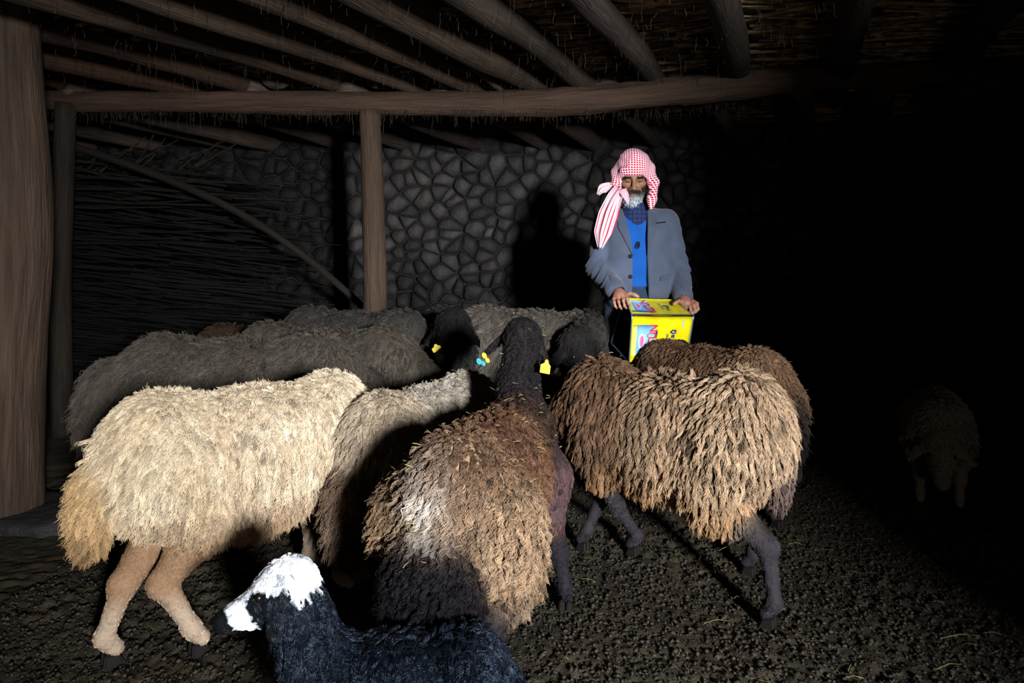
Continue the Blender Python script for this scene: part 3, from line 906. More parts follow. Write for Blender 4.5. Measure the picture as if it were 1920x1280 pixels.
    colr, fl, fd, fcol = Fd.weights(V, ('col', 'fl', 'fd', 'fc'), soft=.016 * S)
    # top of the back slightly greyer / dustier is left to the light; break up the coat
    blot = (1 + .22 * fbm(V * np.array([1, 1, .6]) + seed, 11, seed) + .16 * vnoise(V * np.array([1.6, 1.6, .35]), 26, seed + 5))[:, None]
    fcol = np.clip(fcol * np.concatenate([blot ** .8, blot, blot ** 1.25], 1), .001, 1)
    if recolor: colr, fcol, fl = recolor(V, colr, fcol, fl, poll, hd, HM, hS)
    body = mesh_np('body', V, Q, M_HIDE, parent=root, cols=np.clip(colr * .75, .001, 1))
    if strands:
        prm = dict(back=-fwd, lift=.42, down=.85, bk=.25, cell=.032 * S, wave=.006, waves=2.0, r0=r0)
        if fur: prm.update(fur)
        P, rad, C = grow(V, Q, fd[:, 0], np.maximum(fl[:, 0], .02) * flen * S, fcol, strands, np.random.default_rng(seed), **prm)
        P[:, :, 2] = np.maximum(P[:, :, 2], .012)
        hair_curves('fleece', P, rad, C, HAIR_DARK if darkhair else HAIR, parent=root)
    if flecks:
        rf = random.Random(seed * 7); nv = vnormals(V, Q); cand = np.where(nv[:, 2] > .35)[0]; sp_ = []
        for _ in range(flecks):
            k = cand[rf.randrange(len(cand))]; p = V[k] + nv[k] * flen * .55 * S; an = rf.uniform(0, 6.28); l2 = rf.uniform(.004, .011)
            dv = np.array([math.cos(an) * l2, math.sin(an) * l2, rf.uniform(-.3, .6) * l2])
            sp_.append((p - dv, p + nv[k] * .002, p + dv, .0008, (1.0, .95, .75)))
        vt, ft, ct_ = twig_bundle(sp_, 3)
        tag(mesh_np('straw_flecks', vt, ft, M_STRAW, parent=root, cols=ct_), kind='stuff')
    # hooves and eyes
    for f, toe in hooves:
        bm = bmesh.new()
        for sg in (-1, 1):
            side = np.array([-sh, ch, 0]) * .0125 * S * sg
            vs_ = []
            for (u, z, w) in ((-.018, -.012, .0115), (.038, -.012, .006), (.024, .020, .006), (-.014, .030, .009)):
                for s2 in (-1, 1):
                    p = f + fwd * u * S + side + np.array([-sh, ch, 0]) * s2 * w * S + np.array([0, 0, z * S + .002])
                    vs_.append(bm.verts.new(p))
            for q in ((0, 2, 4, 6), (1, 7, 5, 3), (0, 1, 3, 2), (2, 3, 5, 4), (4, 5, 7, 6), (6, 7, 1, 0)):
                bm.faces.new([vs_[k] for k in q])
        bmesh.ops.bevel(bm, geom=bm.edges[:], offset=.005, segments=3, affect='EDGES')
        bmesh.ops.recalc_face_normals(bm, faces=bm.faces[:])
        me = bpy.data.meshes.new('hoof'); bm.to_mesh(me); bm.free(); me.materials.append(M_HOOF)
        new_obj('hoof', me, root)
    for sg in (-1, 1):
        p = poll + hd * .34 + HM[1] * sg * .052 * hS + HM[2] * .022 * hS
        bm = bmesh.new(); bmesh.ops.create_uvsphere(bm, u_segments=12, v_segments=8, radius=.0145 * hS)
        bmesh.ops.translate(bm, verts=bm.verts, vec=p)
        for f_ in bm.faces: f_.smooth = True
        me = bpy.data.meshes.new('eye'); bm.to_mesh(me); bm.free(); me.materials.append(M_EYE)
        new_obj('eye', me, root)
    return root, dict(tips=tips, poll=poll, nose=nose, HM=HM, hd=hd, W=W, F=Fd, fwd=fwd, hS=hS, V=V, Q=Q)

def ear_tag(parent, pos, right, up, w, hgt, mat, shape='flag', label=None):
    """plastic ear tag: a notched plate with a stem, or a round button"""
    right = np.array(right, float); right /= np.linalg.norm(right)
    up = np.array(up, float); up -= right * (up @ right); up /= np.linalg.norm(up)
    nrm = np.cross(right, up)
    if shape == 'flag':
        out = [(-.5, -.42), (.5, -.5), (.5, .05), (.26, .26), (.2, .42), (.1, .5), (-.02, .5), (-.1, .42), (-.13, .27), (-.5, .12)]
    else:
        out = [(.5 * math.cos(6.2832 * k / 18), .5 * math.sin(6.2832 * k / 18)) for k in range(18)]
    bm = bmesh.new()
    rings = []
    for d in (-.0018, .0018):
        rings.append([bm.verts.new(np.array(pos) + right * a * w + up * b * hgt + nrm * d) for a, b in out])
    bm.faces.new(rings[1]); bm.faces.new(rings[0][::-1])
    n = len(out)
    for i in range(n): bm.faces.new((rings[0][i], rings[0][(i + 1) % n], rings[1][(i + 1) % n], rings[1][i]))
    # the stud in the middle
    c0 = (0.05, .30) if shape == 'flag' else (0, 0)
    ctr = np.array(pos) + right * c0[0] * w + up * c0[1] * hgt
    st = [[bm.verts.new(ctr + (right * math.cos(6.2832 * k / 8) + up * math.sin(6.2832 * k / 8)) * .0035 + nrm * d) for k in range(8)] for d in (-.006, .006)]
    bm.faces.new(st[1]); bm.faces.new(st[0][::-1])
    for i in range(8): bm.faces.new((st[0][i], st[0][(i + 1) % 8], st[1][(i + 1) % 8], st[1][i]))
    bmesh.ops.recalc_face_normals(bm, faces=bm.faces[:])
    me = bpy.data.meshes.new('ear_tag'); bm.to_mesh(me); bm.free(); me.materials.append(mat)
    o = new_obj('ear_tag', me, parent)
    if label: o['label'] = label
    return o

def s3_coat(V, colr, fcol, fl, poll, hd, HM, hS):
    # shorn dark flanks below a woolly saddle
    f = np.array([math.cos(R(72)), math.sin(R(72))]); al = V[:, 0] * f[0] + V[:, 1] * f[1]; z = V[:, 2]
    sh_ = np.clip((.47 + .10 * np.clip(al / .2, -1, 1) - z) / .05, 0, 1) * np.clip((al + .17) / .05, 0, 1) * np.clip((z - .24) / .06, 0, 1)
    dk = np.array(lin(88, 66, 66)); black = np.array(lin(30, 25, 26))
    up = np.clip((al - .04) / .14, 0, 1) * np.clip((z - .42) / .08, 0, 1)
    out = []
    for A in (colr, fcol):
        A = A * (1 - sh_[:, None]) + dk * sh_[:, None]
        A = A * (1 - .8 * up[:, None]) + black * .8 * up[:, None]
        out.append(A)
    fl = fl * (1 - .75 * sh_[:, None])
    top = np.clip((z - .44) / .18, 0, 1)[:, None] * .8 * (1 - sh_[:, None]) * (1 - up[:, None])
    out[1] = out[1] * (1 - top) + np.array(lin(84, 58, 43)) * top
    b_ = -V[:, 0] * f[1] + V[:, 1] * f[0]
    tb = (np.clip((-.20 - al) / .05, 0, 1) * np.clip((.43 + .03 * vnoise(V, 12, 3) - z) / .04, 0, 1) * np.clip((b_ + .045) / .03, 0, 1))[:, None]
    blk = np.array(lin(15, 14, 20))
    out[0] = out[0] * (1 - tb) + blk * tb; out[1] = out[1] * (1 - tb) + blk * tb
    pale = np.exp(-((V[:, 0] + .135) / .045) ** 2 - ((z - .54) / .07) ** 2)[:, None] * ((al < 0) & (z > .46))[:, None] * (.5 + .5 * vnoise(V, 40, 2))[:, None]
    out[1] = out[1] * (1 - pale) + np.array(lin(226, 216, 204)) * pale
    return out[0], out[1], fl

def s1_coat(V, colr, fcol, fl, poll, hd, HM, hS):
    # brown-stained fringe along the belly and thighs
    m = np.clip((.43 + .05 * vnoise(V, 9, 4) - V[:, 2]) / .16, 0, .8)[:, None] * (V[:, 2] > .26)[:, None]
    br = np.array(lin(150, 116, 82))
    shin = np.clip((.20 - V[:, 2]) / .08, 0, 1)[:, None] * .6
    pw = np.array(lin(216, 196, 172))
    return colr * (1 - shin) + pw * shin, (fcol * (1 - m) + br * m) * (1 - shin) + pw * shin, fl

def s4_coat(V, colr, fcol, fl, poll, hd, HM, hS):
    # dark brown over the shoulder, golden along the hem, bleached at the rump
    f = np.array([math.cos(R(143)), math.sin(R(143))]); al = V[:, 0] * f[0] + V[:, 1] * f[1]; z = V[:, 2]
    nz_ = .12 * fbm(V, 7, 9)
    t = np.clip((al + .10 + nz_) / .25, 0, 1)[:, None]; g = np.clip((.44 + nz_ * .5 - z) / .16, 0, 1)[:, None]
    c1 = np.array(lin(92, 66, 48)); c2 = np.array(lin(158, 132, 106)); gold = np.array(lin(176, 132, 86))
    c = (c1 * t + c2 * (1 - t)); c = c * (1 - .75 * g) + gold * .75 * g
    w = ((fl[:, 0] > .5) & (z > .2))[:, None] * .85
    return colr, fcol * (1 - w) + c * w, fl

# 1 cream ewe, left foreground, facing right and away, head down behind the next sheep
sheep('cream sheep with fat tail at the left, facing right, hind legs lit', (-.80, 2.12), R(44), .95, wool=(224, 202, 172), belly=(220, 198, 168), leg=(164, 128, 98), face=(190, 160, 125), tailc=(200, 164, 116), rumpc=(222, 200, 168),
      feet={'hl': (-1.087, 1.84), 'hr': (-.875, 1.89)}, hocks={'hr': (-.955, 1.87, .20), 'hl': (-1.05, 1.85, .21)}, head=((.56, .12, .50), (.68, .2, .28)), tail=(.055, .085, .075), tailz=.43, tailx=-.56, zb=.055, recolor=s1_coat, h=.011, r0=.0008, strands=100000, flen=.036, seed=11, legw=1.08, fur=dict(clump=.6, cell=.016, wave=.005, down=1.0, lift=.22, rnd=.25), tailfur=.9)
# 2 grey-cream sheep between
sheep('greyish cream sheep squeezed between the cream and the black-tailed sheep', (-.30, 2.44), R(62), .90, zb=.03, wool=(176, 164, 148), belly=(150, 130, 108), leg=(110, 84, 66), face=(60, 50, 46), tailc=(120, 98, 80), tail=(.06, .09, .12), rumpc=(178, 160, 136), head=((.60, 0, .44), (.74, 0, .24)),
      feet={'hr': (-.50, 2.27)}, r0=.0008, strands=70000, flen=.038, seed=12, flecks=30, fur=dict(clump=.6, cell=.018, wave=.005, down=.95, lift=.25), tailz=.36)
# 3 brown sheep with black tail and black neck, centre, head up
r3, g3 = sheep('brown sheep seen from behind with black tail, black neck and raised head', (-.055, 1.92), R(72), .92, thin=.82, zb=.03, wool=(116, 84, 62), belly=(86, 62, 54), leg=(36, 32, 38), face=(14, 12, 12), tailc=(15, 14, 21), rumpc=(162, 134, 106), neckc=(27, 23, 23),
      head=((.55, .045, .87), (.80, .06, .80)), feet={'fr': (.168, 2.125)}, strands=105000, flen=.042, seed=13, breech=True, flecks=150, h=.011, r0=.0008, recolor=s3_coat, fur=dict(clump=.82, cell=.017, wave=.009, waves=1.7, down=.8, lift=.3, phj=.2, colvar=.28, rnd=.14), tail=(.09, .12, .15), tailz=.36, tailx=-.54, neckfur=.35,
      ear=((-.15, .95, -1.0), (-.1, .32, -1.0)), tailfur=.9, neckr=(.095, .054))
# 4 long-woolled brown sheep on the right
sheep('long-woolled brown sheep at the right, side on, facing left', (.535, 2.36), R(143), .93, ln=.78, zb=.085, barrel=.86, wool=(140, 112, 86), belly=(182, 142, 98), leg=(50, 45, 49), breech=True, face=(36, 31, 30), tailc=(96, 76, 70), rumpc=(190, 162, 130), neckc=(110, 86, 66),
      feet={'hl': (.77, 2.03), 'hr': (.83, 2.37), 'fl': (.455, 2.53), 'fr': (.274, 2.575)}, hocks={'hl': (.765, 2.05, .225), 'hr': (.815, 2.39, .21)}, head=((.58, .02, .42), (.74, .05, .22)), strands=105000, flen=.060, seed=14, flecks=40, h=.011, recolor=s4_coat, r0=.0009, fur=dict(clump=.88, cell=.022, wave=.005, waves=1.4, down=1.25, lift=.16, bk=.06, rnd=.09, colvar=.28, phj=.15), tail=(.05, .08, .10), tailz=.42, tailx=-.50, tailfur=.4)
# 5 brown sheep behind it
sheep('brown sheep with black tail behind the long-woolled one, below the tin', (.83, 2.92), R(125), 1.0, ln=.72, thin=.9, zb=.03, wool=(112, 84, 64), belly=(140, 108, 82), leg=(52, 45, 46), face=(34, 29, 28), tailc=(30, 27, 32), rumpc=(140, 108, 82), neckc=(52, 42, 38), head=((.40, -.13, .60), (.56, -.03, .42)),
      strands=36000, flen=.036, seed=15, flecks=40, fur=dict(clump=.6, cell=.016, lift=.2, down=1.0), tail=(.06, .08, .11), tailz=.44, tailx=-.52)
# 6 grey sheep, back left
sheep('dim grey sheep behind the cream one, beside the left post', (-1.17, 2.94), R(13), 1.06, thin=.9, zb=.02, wool=(86, 78, 69), belly=(70, 62, 54), leg=(60, 52, 48), face=(40, 35, 33), head=((.60, 0, .46), (.76, 0, .26)), strands=34000, flen=.055, seed=16, h=.014, fur=dict(clump=.7, cell=.02, lift=.25, down=.9))
# 7 dark brown sheep far left behind
sheep('dark brown sheep whose back just shows behind the grey ones', (-1.36, 3.92), R(18), .95, thin=.9, wool=(66, 49, 39), leg=(40, 34, 32), face=(30, 26, 25), head=((.58, 0, .44), (.72, 0, .25)), strands=14000, flen=.036, seed=17, h=.016, r0=.0016)
# 8, 9 grey sheep around the slim post
sheep('grey sheep in the second row, left of the slim post', (-.90, 3.29), R(-14), 1.06, thin=.85, wool=(78, 70, 61), belly=(66, 61, 56), leg=(52, 46, 44), face=(34, 30, 29), head=((.58, 0, .46), (.74, 0, .28)), strands=22000, flen=.036, seed=18, h=.014, r0=.0014)
sheep('dark grey sheep standing in front of the slim post', (-.84, 3.66), R(-22), 1.10, thin=.85, ln=.76, wool=(63, 59, 55), belly=(56, 53, 50), leg=(48, 43, 42), face=(30, 27, 26), head=((.50, .0, .52), (.64, -.04, .36)), strands=20000, flen=.036, seed=19, h=.015, r0=.0014)
# 10 black-headed sheep with a yellow tag
r10, g10 = sheep('black-headed sheep with a dull yellow ear tag', (-.39, 3.92), R(-82), 1.06, wool=(52, 49, 48), leg=(36, 32, 32), face=(10, 9, 9), neckc=(40, 38, 36), head=((.66, .02, .66), (.84, -.04, .52)), strands=16000, flen=.036, seed=20, h=.014, r0=.0014, neckfur=.8)
# 11 grey sheep with a black head, behind the centre
sheep('grey sheep with a black head, just left of the man', (.14, 3.77), R(-14), 1.10, ln=.80, wool=(92, 85, 76), belly=(76, 71, 66), leg=(50, 45, 44), face=(12, 10, 10), neckc=(60, 56, 53), head=((.30, -.26, .54), (.42, -.40, .36)), strands=24000, flen=.036, seed=21, h=.014, r0=.0014)
# pale lamb in the dark at the right
sheep('pale lamb in the dark at the far right, head lowered, facing the camera', (1.93, 3.1), R(-119), .66, wool=(150, 142, 132), leg=(140, 132, 122), face=(138, 130, 120), head=((.50, .0, .46), (.66, -.0, .20)), strands=12000, flen=.05, seed=22, h=.012, tail=(.05, .06, .08), cat='lamb', name='lamb', legw=1.25, headfur=.3)

# black lamb with a white head in the foreground
def lamb_coat(V, colr, fcol, fl, poll, hd, HM, hS):
    q = (V - poll) @ HM.T; L = np.linalg.norm(hd)
    a = q[:, 0] / L; b = q[:, 1] / hS; v = q[:, 2] / hS
    white = (v > -.012) & (a > -.30) & (a < .80) | ((a > .55) & (a < .80) & (v > -.060)) | ((a < .18) & (a > -.32) & (v > -.045))
    eye = (((a - .36) / .20) ** 2 + ((v - .010) / .030) ** 2 < 1) & (np.abs(b) > .022)
    ear = (np.abs(b) > .075) & (v < .03)
    w = (white & ~eye & ~ear & (np.linalg.norm(q, axis=1) < L * 1.15)).astype(float)[:, None]
    wc = np.array(lin(240, 243, 250))
    return colr * (1 - w) + wc * 1.3 * w, fcol * (1 - w) + wc * w, np.where(w > 0, np.minimum(fl, .30), fl)
r14, g14 = sheep('black lamb with a white crown and blaze in the foreground', (-.235, 1.37), R(184), .49, wool=(13, 16, 24), leg=(14, 15, 20), face=(14, 15, 20), neckc=(13, 16, 24), head=((.50, .02, .92), (.84, .03, .76)), strands=60000, flen=.060, seed=23, h=.0075, tail=(.05, .06, .09),
      cat='lamb', name='lamb', darkhair=True, headfur=.09, fur=dict(clump=.85, cell=.020, wave=.007, waves=2.0, lift=.3, down=.9, colvar=.35, rnd=.12), neckr=(.14, .09), ear=((.05, .30, -1.0), (.05, .30, -1.0)), recolor=lamb_coat, r0=.0009)
# ------------------------------------------------------------------ the man
MX, MY = 0.62, 3.46
MZ = float(ground(MX, MY))
man = empty('person', 'bearded man in red checked headscarf and grey jacket tipping out a yellow tin', 'person', (MX, MY, MZ))
M_SKIN = attr_mat('weathered_skin', rough=.5, spec=.4, bump=.25, bscale=120, var=.18)

def cloth_mat(name, c, weave=900, var=.25, rough=.9):
    m, nt, N, L, bs = new_mat(name)
    tc = N.new('ShaderNodeTexCoord')
    w = N.new('ShaderNodeTexNoise'); w.inputs['Scale'].default_value = weave; w.inputs['Detail'].default_value = 2
    L.new(tc.outputs['Object'], w.inputs['Vector'])
    n2 = N.new('ShaderNodeTexNoise'); n2.inputs['Scale'].default_value = 14
    L.new(tc.outputs['Object'], n2.inputs['Vector'])
    ad = N.new('ShaderNodeMath'); ad.operation = 'ADD'; L.new(w.outputs[0], ad.inputs[0]); L.new(n2.outputs[0], ad.inputs[1])
    mr = N.new('ShaderNodeMapRange'); mr.inputs['From Min'].default_value = .5; mr.inputs['From Max'].default_value = 1.5
    mr.inputs['To Min'].default_value = 1 - var; mr.inputs['To Max'].default_value = 1 + var; L.new(ad.outputs[0], mr.inputs[0])
    mx = N.new('ShaderNodeVectorMath'); mx.operation = 'SCALE'; mx.inputs[0].default_value = c; L.new(mr.outputs[0], mx.inputs['Scale'])
    L.new(mx.outputs[0], bs.inputs['Base Color'])
    bp = N.new('ShaderNodeBump'); bp.inputs['Strength'].default_value = .4; bp.inputs['Distance'].default_value = .002
    L.new(w.outputs[0], bp.inputs['Height']); L.new(bp.outputs[0], bs.inputs['Normal'])
    bs.inputs['Roughness'].default_value = rough; bs.inputs['Specular IOR Level'].default_value = .2
    bs.inputs['Sheen Weight'].default_value = .15
    return m

M_JACKET = cloth_mat('grey_wool_suiting', lin(74, 82, 100))
M_LAPEL = cloth_mat('grey_wool_lapel', lin(70, 77, 93))
M_SWEATER = cloth_mat('blue_knit', lin(16, 78, 156), weave=420)
M_TROUSER = cloth_mat('slate_trouser_cloth', lin(40, 54, 74))
M_DARK = cloth_mat('dark_thread', lin(16, 18, 34))
M_BUTTON = plain('dark_horn_button', lin(20, 19, 22), .7, .15)
M_BOOT = plain('worn_boot_leather', lin(40, 34, 30), .6, .3)

# plaid shirt
m_, nt, N, L, bs = new_mat('navy_plaid_shirt'); M_SHIRT = m_
tc = N.new('ShaderNodeTexCoord')
sx = N.new('ShaderNodeSeparateXYZ'); L.new(tc.outputs['Object'], sx.inputs[0])
def stripe(sock, period, width):
    a = N.new('ShaderNodeMath'); a.operation = 'MULTIPLY'; a.inputs[1].default_value = 1 / period; L.new(sock, a.inputs[0])
    b = N.new('ShaderNodeMath'); b.operation = 'FRACT'; L.new(a.outputs[0], b.inputs[0])
    c = N.new('ShaderNodeMath'); c.operation = 'LESS_THAN'; c.inputs[1].default_value = width; L.new(b.outputs[0], c.inputs[0])
    return c.outputs[0]
sm = N.new('ShaderNodeMath'); sm.operation = 'ADD'; L.new(stripe(sx.outputs[0], .022, .25), sm.inputs[0]); L.new(stripe(sx.outputs[2], .022, .25), sm.inputs[1])
rp = N.new('ShaderNodeValToRGB'); rp.color_ramp.elements[0].color = (*lin(16, 40, 92), 1); rp.color_ramp.elements[1].color = (*lin(10, 16, 44), 1)
L.new(sm.outputs[0], rp.inputs[0]); L.new(rp.outputs[0], bs.inputs['Base Color']); bs.inputs['Roughness'].default_value = .9

# red-checked cotton: little red squares on white, the ends with broad red bands
m_, nt, N, L, bs = new_mat('red_checked_cotton'); M_SCARF = m_
at = N.new('ShaderNodeAttribute'); at.attribute_name = 'uvw'
sx = N.new('ShaderNodeSeparateXYZ'); L.new(at.outputs['Vector'], sx.inputs[0])
PER = .0105
mu = N.new('ShaderNodeMath'); mu.operation = 'MULTIPLY'; L.new(stripe(sx.outputs[0], PER, .73), mu.inputs[0]); L.new(stripe(sx.outputs[1], PER, .73), mu.inputs[1])
sub1 = N.new('ShaderNodeMath'); sub1.operation = 'MULTIPLY'; L.new(mu.outputs[0], sub1.inputs[0])
inv = N.new('ShaderNodeMath'); inv.operation = 'SUBTRACT'; inv.inputs[0].default_value = 1; L.new(sx.outputs[2], inv.inputs[1]); L.new(inv.outputs[0], sub1.inputs[1])
bd = N.new('ShaderNodeMath'); bd.operation = 'MULTIPLY'; L.new(sx.outputs[2], bd.inputs[0]); L.new(stripe(sx.outputs[0], .029, .30), bd.inputs[1])
mxx = N.new('ShaderNodeMath'); mxx.operation = 'MAXIMUM'; L.new(sub1.outputs[0], mxx.inputs[0]); L.new(bd.outputs[0], mxx.inputs[1])
cm = N.new('ShaderNodeMix'); cm.data_type = 'RGBA'; cm.inputs[6].default_value = (*lin(232, 224, 238), 1); cm.inputs[7].default_value = (*lin(186, 22, 44), 1)
L.new(mxx.outputs[0], cm.inputs[0]); L.new(cm.outputs[2], bs.inputs['Base Color']); bs.inputs['Roughness'].default_value = .85; bs.inputs['Specular IOR Level'].default_value = .2

# head frame: r right (image), f forward (towards the camera), u up
HC = np.array([-.010, -.020, 1.443]); HS = .92
pit, yaw = R(22), R(-7)
f0 = np.array([math.sin(yaw) * math.cos(pit), -math.cos(yaw) * math.cos(pit), -math.sin(pit)])
r0_ = np.array([math.cos(yaw), math.sin(yaw), 0.0])
u0 = np.cross(r0_, -f0) * -1; u0 = np.cross(f0, r0_); u0 = u0 if u0[2] > 0 else -u0
HMX = np.stack([r0_, f0, u0])
def H(r, f, u): return HC + (r0_ * r + f0 * f + u0 * u) * HS
def HE(c, rad): return ell(H(*c), np.array(rad) * HS, HMX)

SK = np.array(lin(132, 90, 66)); SKD = np.array(lin(112, 78, 60)); LIP = np.array(lin(122, 76, 66)); CLO = np.array(lin(40, 44, 54)); LIDC = np.array(lin(104, 72, 56))
BF = Field((-.36, -.36, -.02), (.38, .24, 1.62), .0052)
sk = dict(col=SK); cl = dict(col=CLO)
BF.add(HE((0, -.01, .035), (.074, .092, .095)), k=.02, **sk)
BF.add(HE((0, .028, -.05), (.060, .064, .078)), k=.03, **sk)
BF.add(HE((0, .070, -.108), (.028, .024, .022)), k=.03, **sk)
BF.add(cap(H(-.036, .084, .028), H(.036, .084, .028), .0125 * HS, .0125 * HS), k=.015, **sk)
BF.add(cap(H(0, .088, .020), H(0, .116, -.028), .0095 * HS, .0125 * HS), k=.012, **sk)
for s_ in (-1, 1):
    BF.add(HE((s_ * .013, .102, -.034), (.0095, .012, .009)), k=.008, **sk)
    BF.add(HE((s_ * .044, .066, -.016), (.022, .020, .018)), k=.02, **sk)
    BF.add(HE((s_ * .074, -.012, -.012), (.008, .018, .032)), k=.008, **sk)
for s_ in (-1, 1):
    BF.sub(HE((s_ * .032, .096, .007), (.018, .016, .012)), k=.008)
    BF.add(HE((s_ * .032, .074, .006), (.016, .0145, .0125)), k=.004, col=LIDC)
    BF.add(cap(H(s_ * .012, .104, -.030), H(s_ * .045, .072, -.068), .004, .006), k=.014, **sk)
BF.add(cap(H(-.022, .084, -.0635), H(.022, .084, -.0635), .0065, .0065), k=.008, col=LIP)
BF.add(cap(H(-.018, .085, -.074), H(.018, .085, -.074), .007, .007), k=.006, col=LIP)
BF.sub(cap(H(-.022, .096, -.0685), H(.022, .096, -.0685), .0028, .0028), k=.003)
# neck, trunk, limbs (covered by the clothes, same body)
BF.add(cap((.008, .025, 1.22), H(0, -.012, -.06), .058, .054), k=.03, **sk)
BF.add(ell((.015, .03, 1.13), (.150, .085, .16)), k=.05, **cl)
BF.add(ell((.015, .03, .95), (.13, .085, .18)), k=.05, **cl)
BF.add(ell((.015, .03, .80), (.14, .092, .12)), k=.05, **cl)
ARML = [(-.140, .03, 1.215), (-.186, .0, .985), (-.118, -.205, .875)]
ARMR = [(.172, .03, 1.215), (.222, .015, .975), (.216, -.125, .842)]
for A in (ARML, ARMR):
    BF.add(cap(A[0], A[1], .043, .036), k=.03, **cl)
    BF.add(cap(A[1], A[2], .036, .024), k=.02, col=SK)
for s_ in (-1, 1):
    BF.add(cap((.025 + s_ * .075, .03, .78), (.025 + s_ * .085, .0, .45), .080, .052), k=.04, **cl)
    BF.add(cap((.025 + s_ * .085, .0, .45), (.025 + s_ * .092, .04, .09), .050, .034), k=.03, **cl)
    BF.add(cap((.025 + s_ * .092, .05, .045), (.025 + s_ * .115, -.11, .035), .036, .030), k=.03, **cl)
# hands: palm plus five fingers each, closed on the tin
HD = np.array(lin(150, 104, 84)); NAIL = np.array(lin(186, 146, 124))
def finger(pts, r):
    for i in range(len(pts) - 1):
        BF.add(cap(pts[i], pts[i + 1], r * (1 - .09 * i), r * (1 - .09 * (i + 1))), k=.005, col=HD if i < len(pts) - 2 else HD * .6 + NAIL * .4)
wl = np.array(ARML[2])
BF.add(cap(wl, wl + np.array([.004, -.03, -.008]), .024, .030), k=.02, col=HD)
pc = wl + np.array([.006, -.05, -.016])
BF.add(ell(pc, (.034, .032, .026)), k=.015, col=HD)
for i, (dx_, dl) in enumerate(((.024, .95), (.004, 1.05), (-.017, 1.0), (-.036, .82))):
    k0 = pc + np.array([dx_, -.026, .004 - .006 * i])
    k1 = k0 + np.array([.002, -.020, -.016]) * dl
    k2 = k1 + np.array([.006, -.002, -.024]) * dl
    k3 = k2 + np.array([.010, .012, -.012]) * dl
    finger([pc + np.array([dx_ * .7, -.004, 0]), k0, k1, k2, k3], .0098 - .0005 * i)
finger([pc + np.array([.022, .006, .004]), pc + np.array([.044, -.012, .012]), pc + np.array([.064, -.022, .006]), pc + np.array([.078, -.026, -.002])], .0115)
wr = np.array(ARMR[2])
BF.add(cap(wr, wr + np.array([.004, -.02, -.012]), .024, .029), k=.02, col=HD)
pr = wr + np.array([.006, -.036, -.022])
BF.add(ell(pr, (.032, .030, .024)), k=.015, col=HD)
for i, (dx_, dl) in enumerate(((.030, 1.05), (.014, 1.05), (-.004, 1.0), (-.021, .8))):
    k0 = pr + np.array([dx_ * .9, -.024 + .004 * i, .010 - .010 * i])
    k1 = k0 + np.array([.012, -.020, -.008]) * dl
    k2 = k1 + np.array([.004, -.008, -.026]) * dl
    k3 = k2 + np.array([-.012, .004, -.016]) * dl
    finger([pr + np.array([dx_ * .6, -.004, 0]), k0, k1, k2, k3], .0098 - .0005 * i)
finger([pr + np.array([-.020, .0, .004]), pr + np.array([-.040, -.018, .010]), pr + np.array([-.056, -.030, .004]), pr + np.array([-.068, -.036, -.004])], .0112)
V, Q = BF.mesh()
bc_, = BF.weights(V, ('col',), soft=.004)
hv = (V - HC) @ HMX.T / HS                                          # head coordinates of every vertex
body = mesh_np('body', V, Q, M_SKIN, parent=man, cols=np.clip(bc_ * (1 + .12 * fbm(V, 30, 3))[:, None], .001, 1))
# eyes looking down under the lids
for s_ in (-1, 1):
    bm = bmesh.new(); bmesh.ops.create_uvsphere(bm, u_segments=12, v_segments=8, radius=.0095 * HS)
    bmesh.ops.scale(bm, vec=(1.25, .5, .22), verts=bm.verts)
    bmesh.ops.translate(bm, verts=bm.verts, vec=H(s_ * .032, .0850, -.0025))
    for f_ in bm.faces: f_.smooth = True
    me = bpy.data.meshes.new('eye'); bm.to_mesh(me); bm.free(); me.materials.append(M_EYE); new_obj('eye', me, man)
# beard, moustache, eyebrows
r_, f_, u_ = hv[:, 0], hv[:, 1], hv[:, 2]
onhead = (u_ < .2) & (np.abs(r_) < .09) & (f_ > -.02) & (V[:, 2] > 1.27)
front = 1 - np.clip((u_ + .085) / .03, 0, 1)
jaw = onhead & (u_ < -.032 - .0 * f_) & (u_ > -.15) & ((np.abs(r_) > .028 + .0 * u_) | (u_ < -.080)) & ((f_ > .0) | (u_ < -.06)) & ~((u_ > -.055) & (np.abs(r_) < .044))
mou = onhead & (u_ > -.062) & (u_ < -.046) & (np.abs(r_) < .034) & (f_ > .07)
chinw = np.clip(1 - np.abs(r_) / .06, 0, 1) * np.clip((-.055 - u_) / .03, 0, 1)
GREY = np.array(lin(205, 212, 218)); DKG = np.array(lin(44, 40, 40))
bcol = DKG + (GREY - DKG) * np.clip(chinw * 1.6, 0, 1)[:, None]
dens = jaw * 1.0 + mou * 1.6
leng = np.where(mou, .008, .008 + .013 * chinw)
P, rad, C = grow(V, Q, dens, leng, np.where(mou[:, None], DKG * 1.6, bcol), 7500, np.random.default_rng(3), back=f0, lift=.55, down=.75, bk=.15, cell=.008, clump=.45, wave=.002, r0=.0007, k=5, colvar=.15)
hair_curves('beard', P, rad, C, HAIR, parent=man)
brow = onhead & (u_ > .024) & (u_ < .031) & (np.abs(r_) > .014) & (np.abs(r_) < .052) & (f_ > .05)
P, rad, C = grow(V, Q, brow * 1.0, np.full(len(V), .006), np.tile(DKG * .6, (len(V), 1)), 420, np.random.default_rng(4), back=f0, lift=.5, down=.4, cell=.006, clump=.3, wave=.001, r0=.0008, k=4)
hair_curves('eyebrows', P, rad, C, HAIR, parent=man)

# ---- shirt, sweater, trousers, boots
def build_cloth(name, Fd, mat, parent, wr=None, **kw):
    V, Q = Fd.mesh()
    if wr is not None:
        V = V + vnormals(V, Q) * wr(V)[:, None]
    return mesh_np(name, V, Q, mat, parent=parent, **kw)

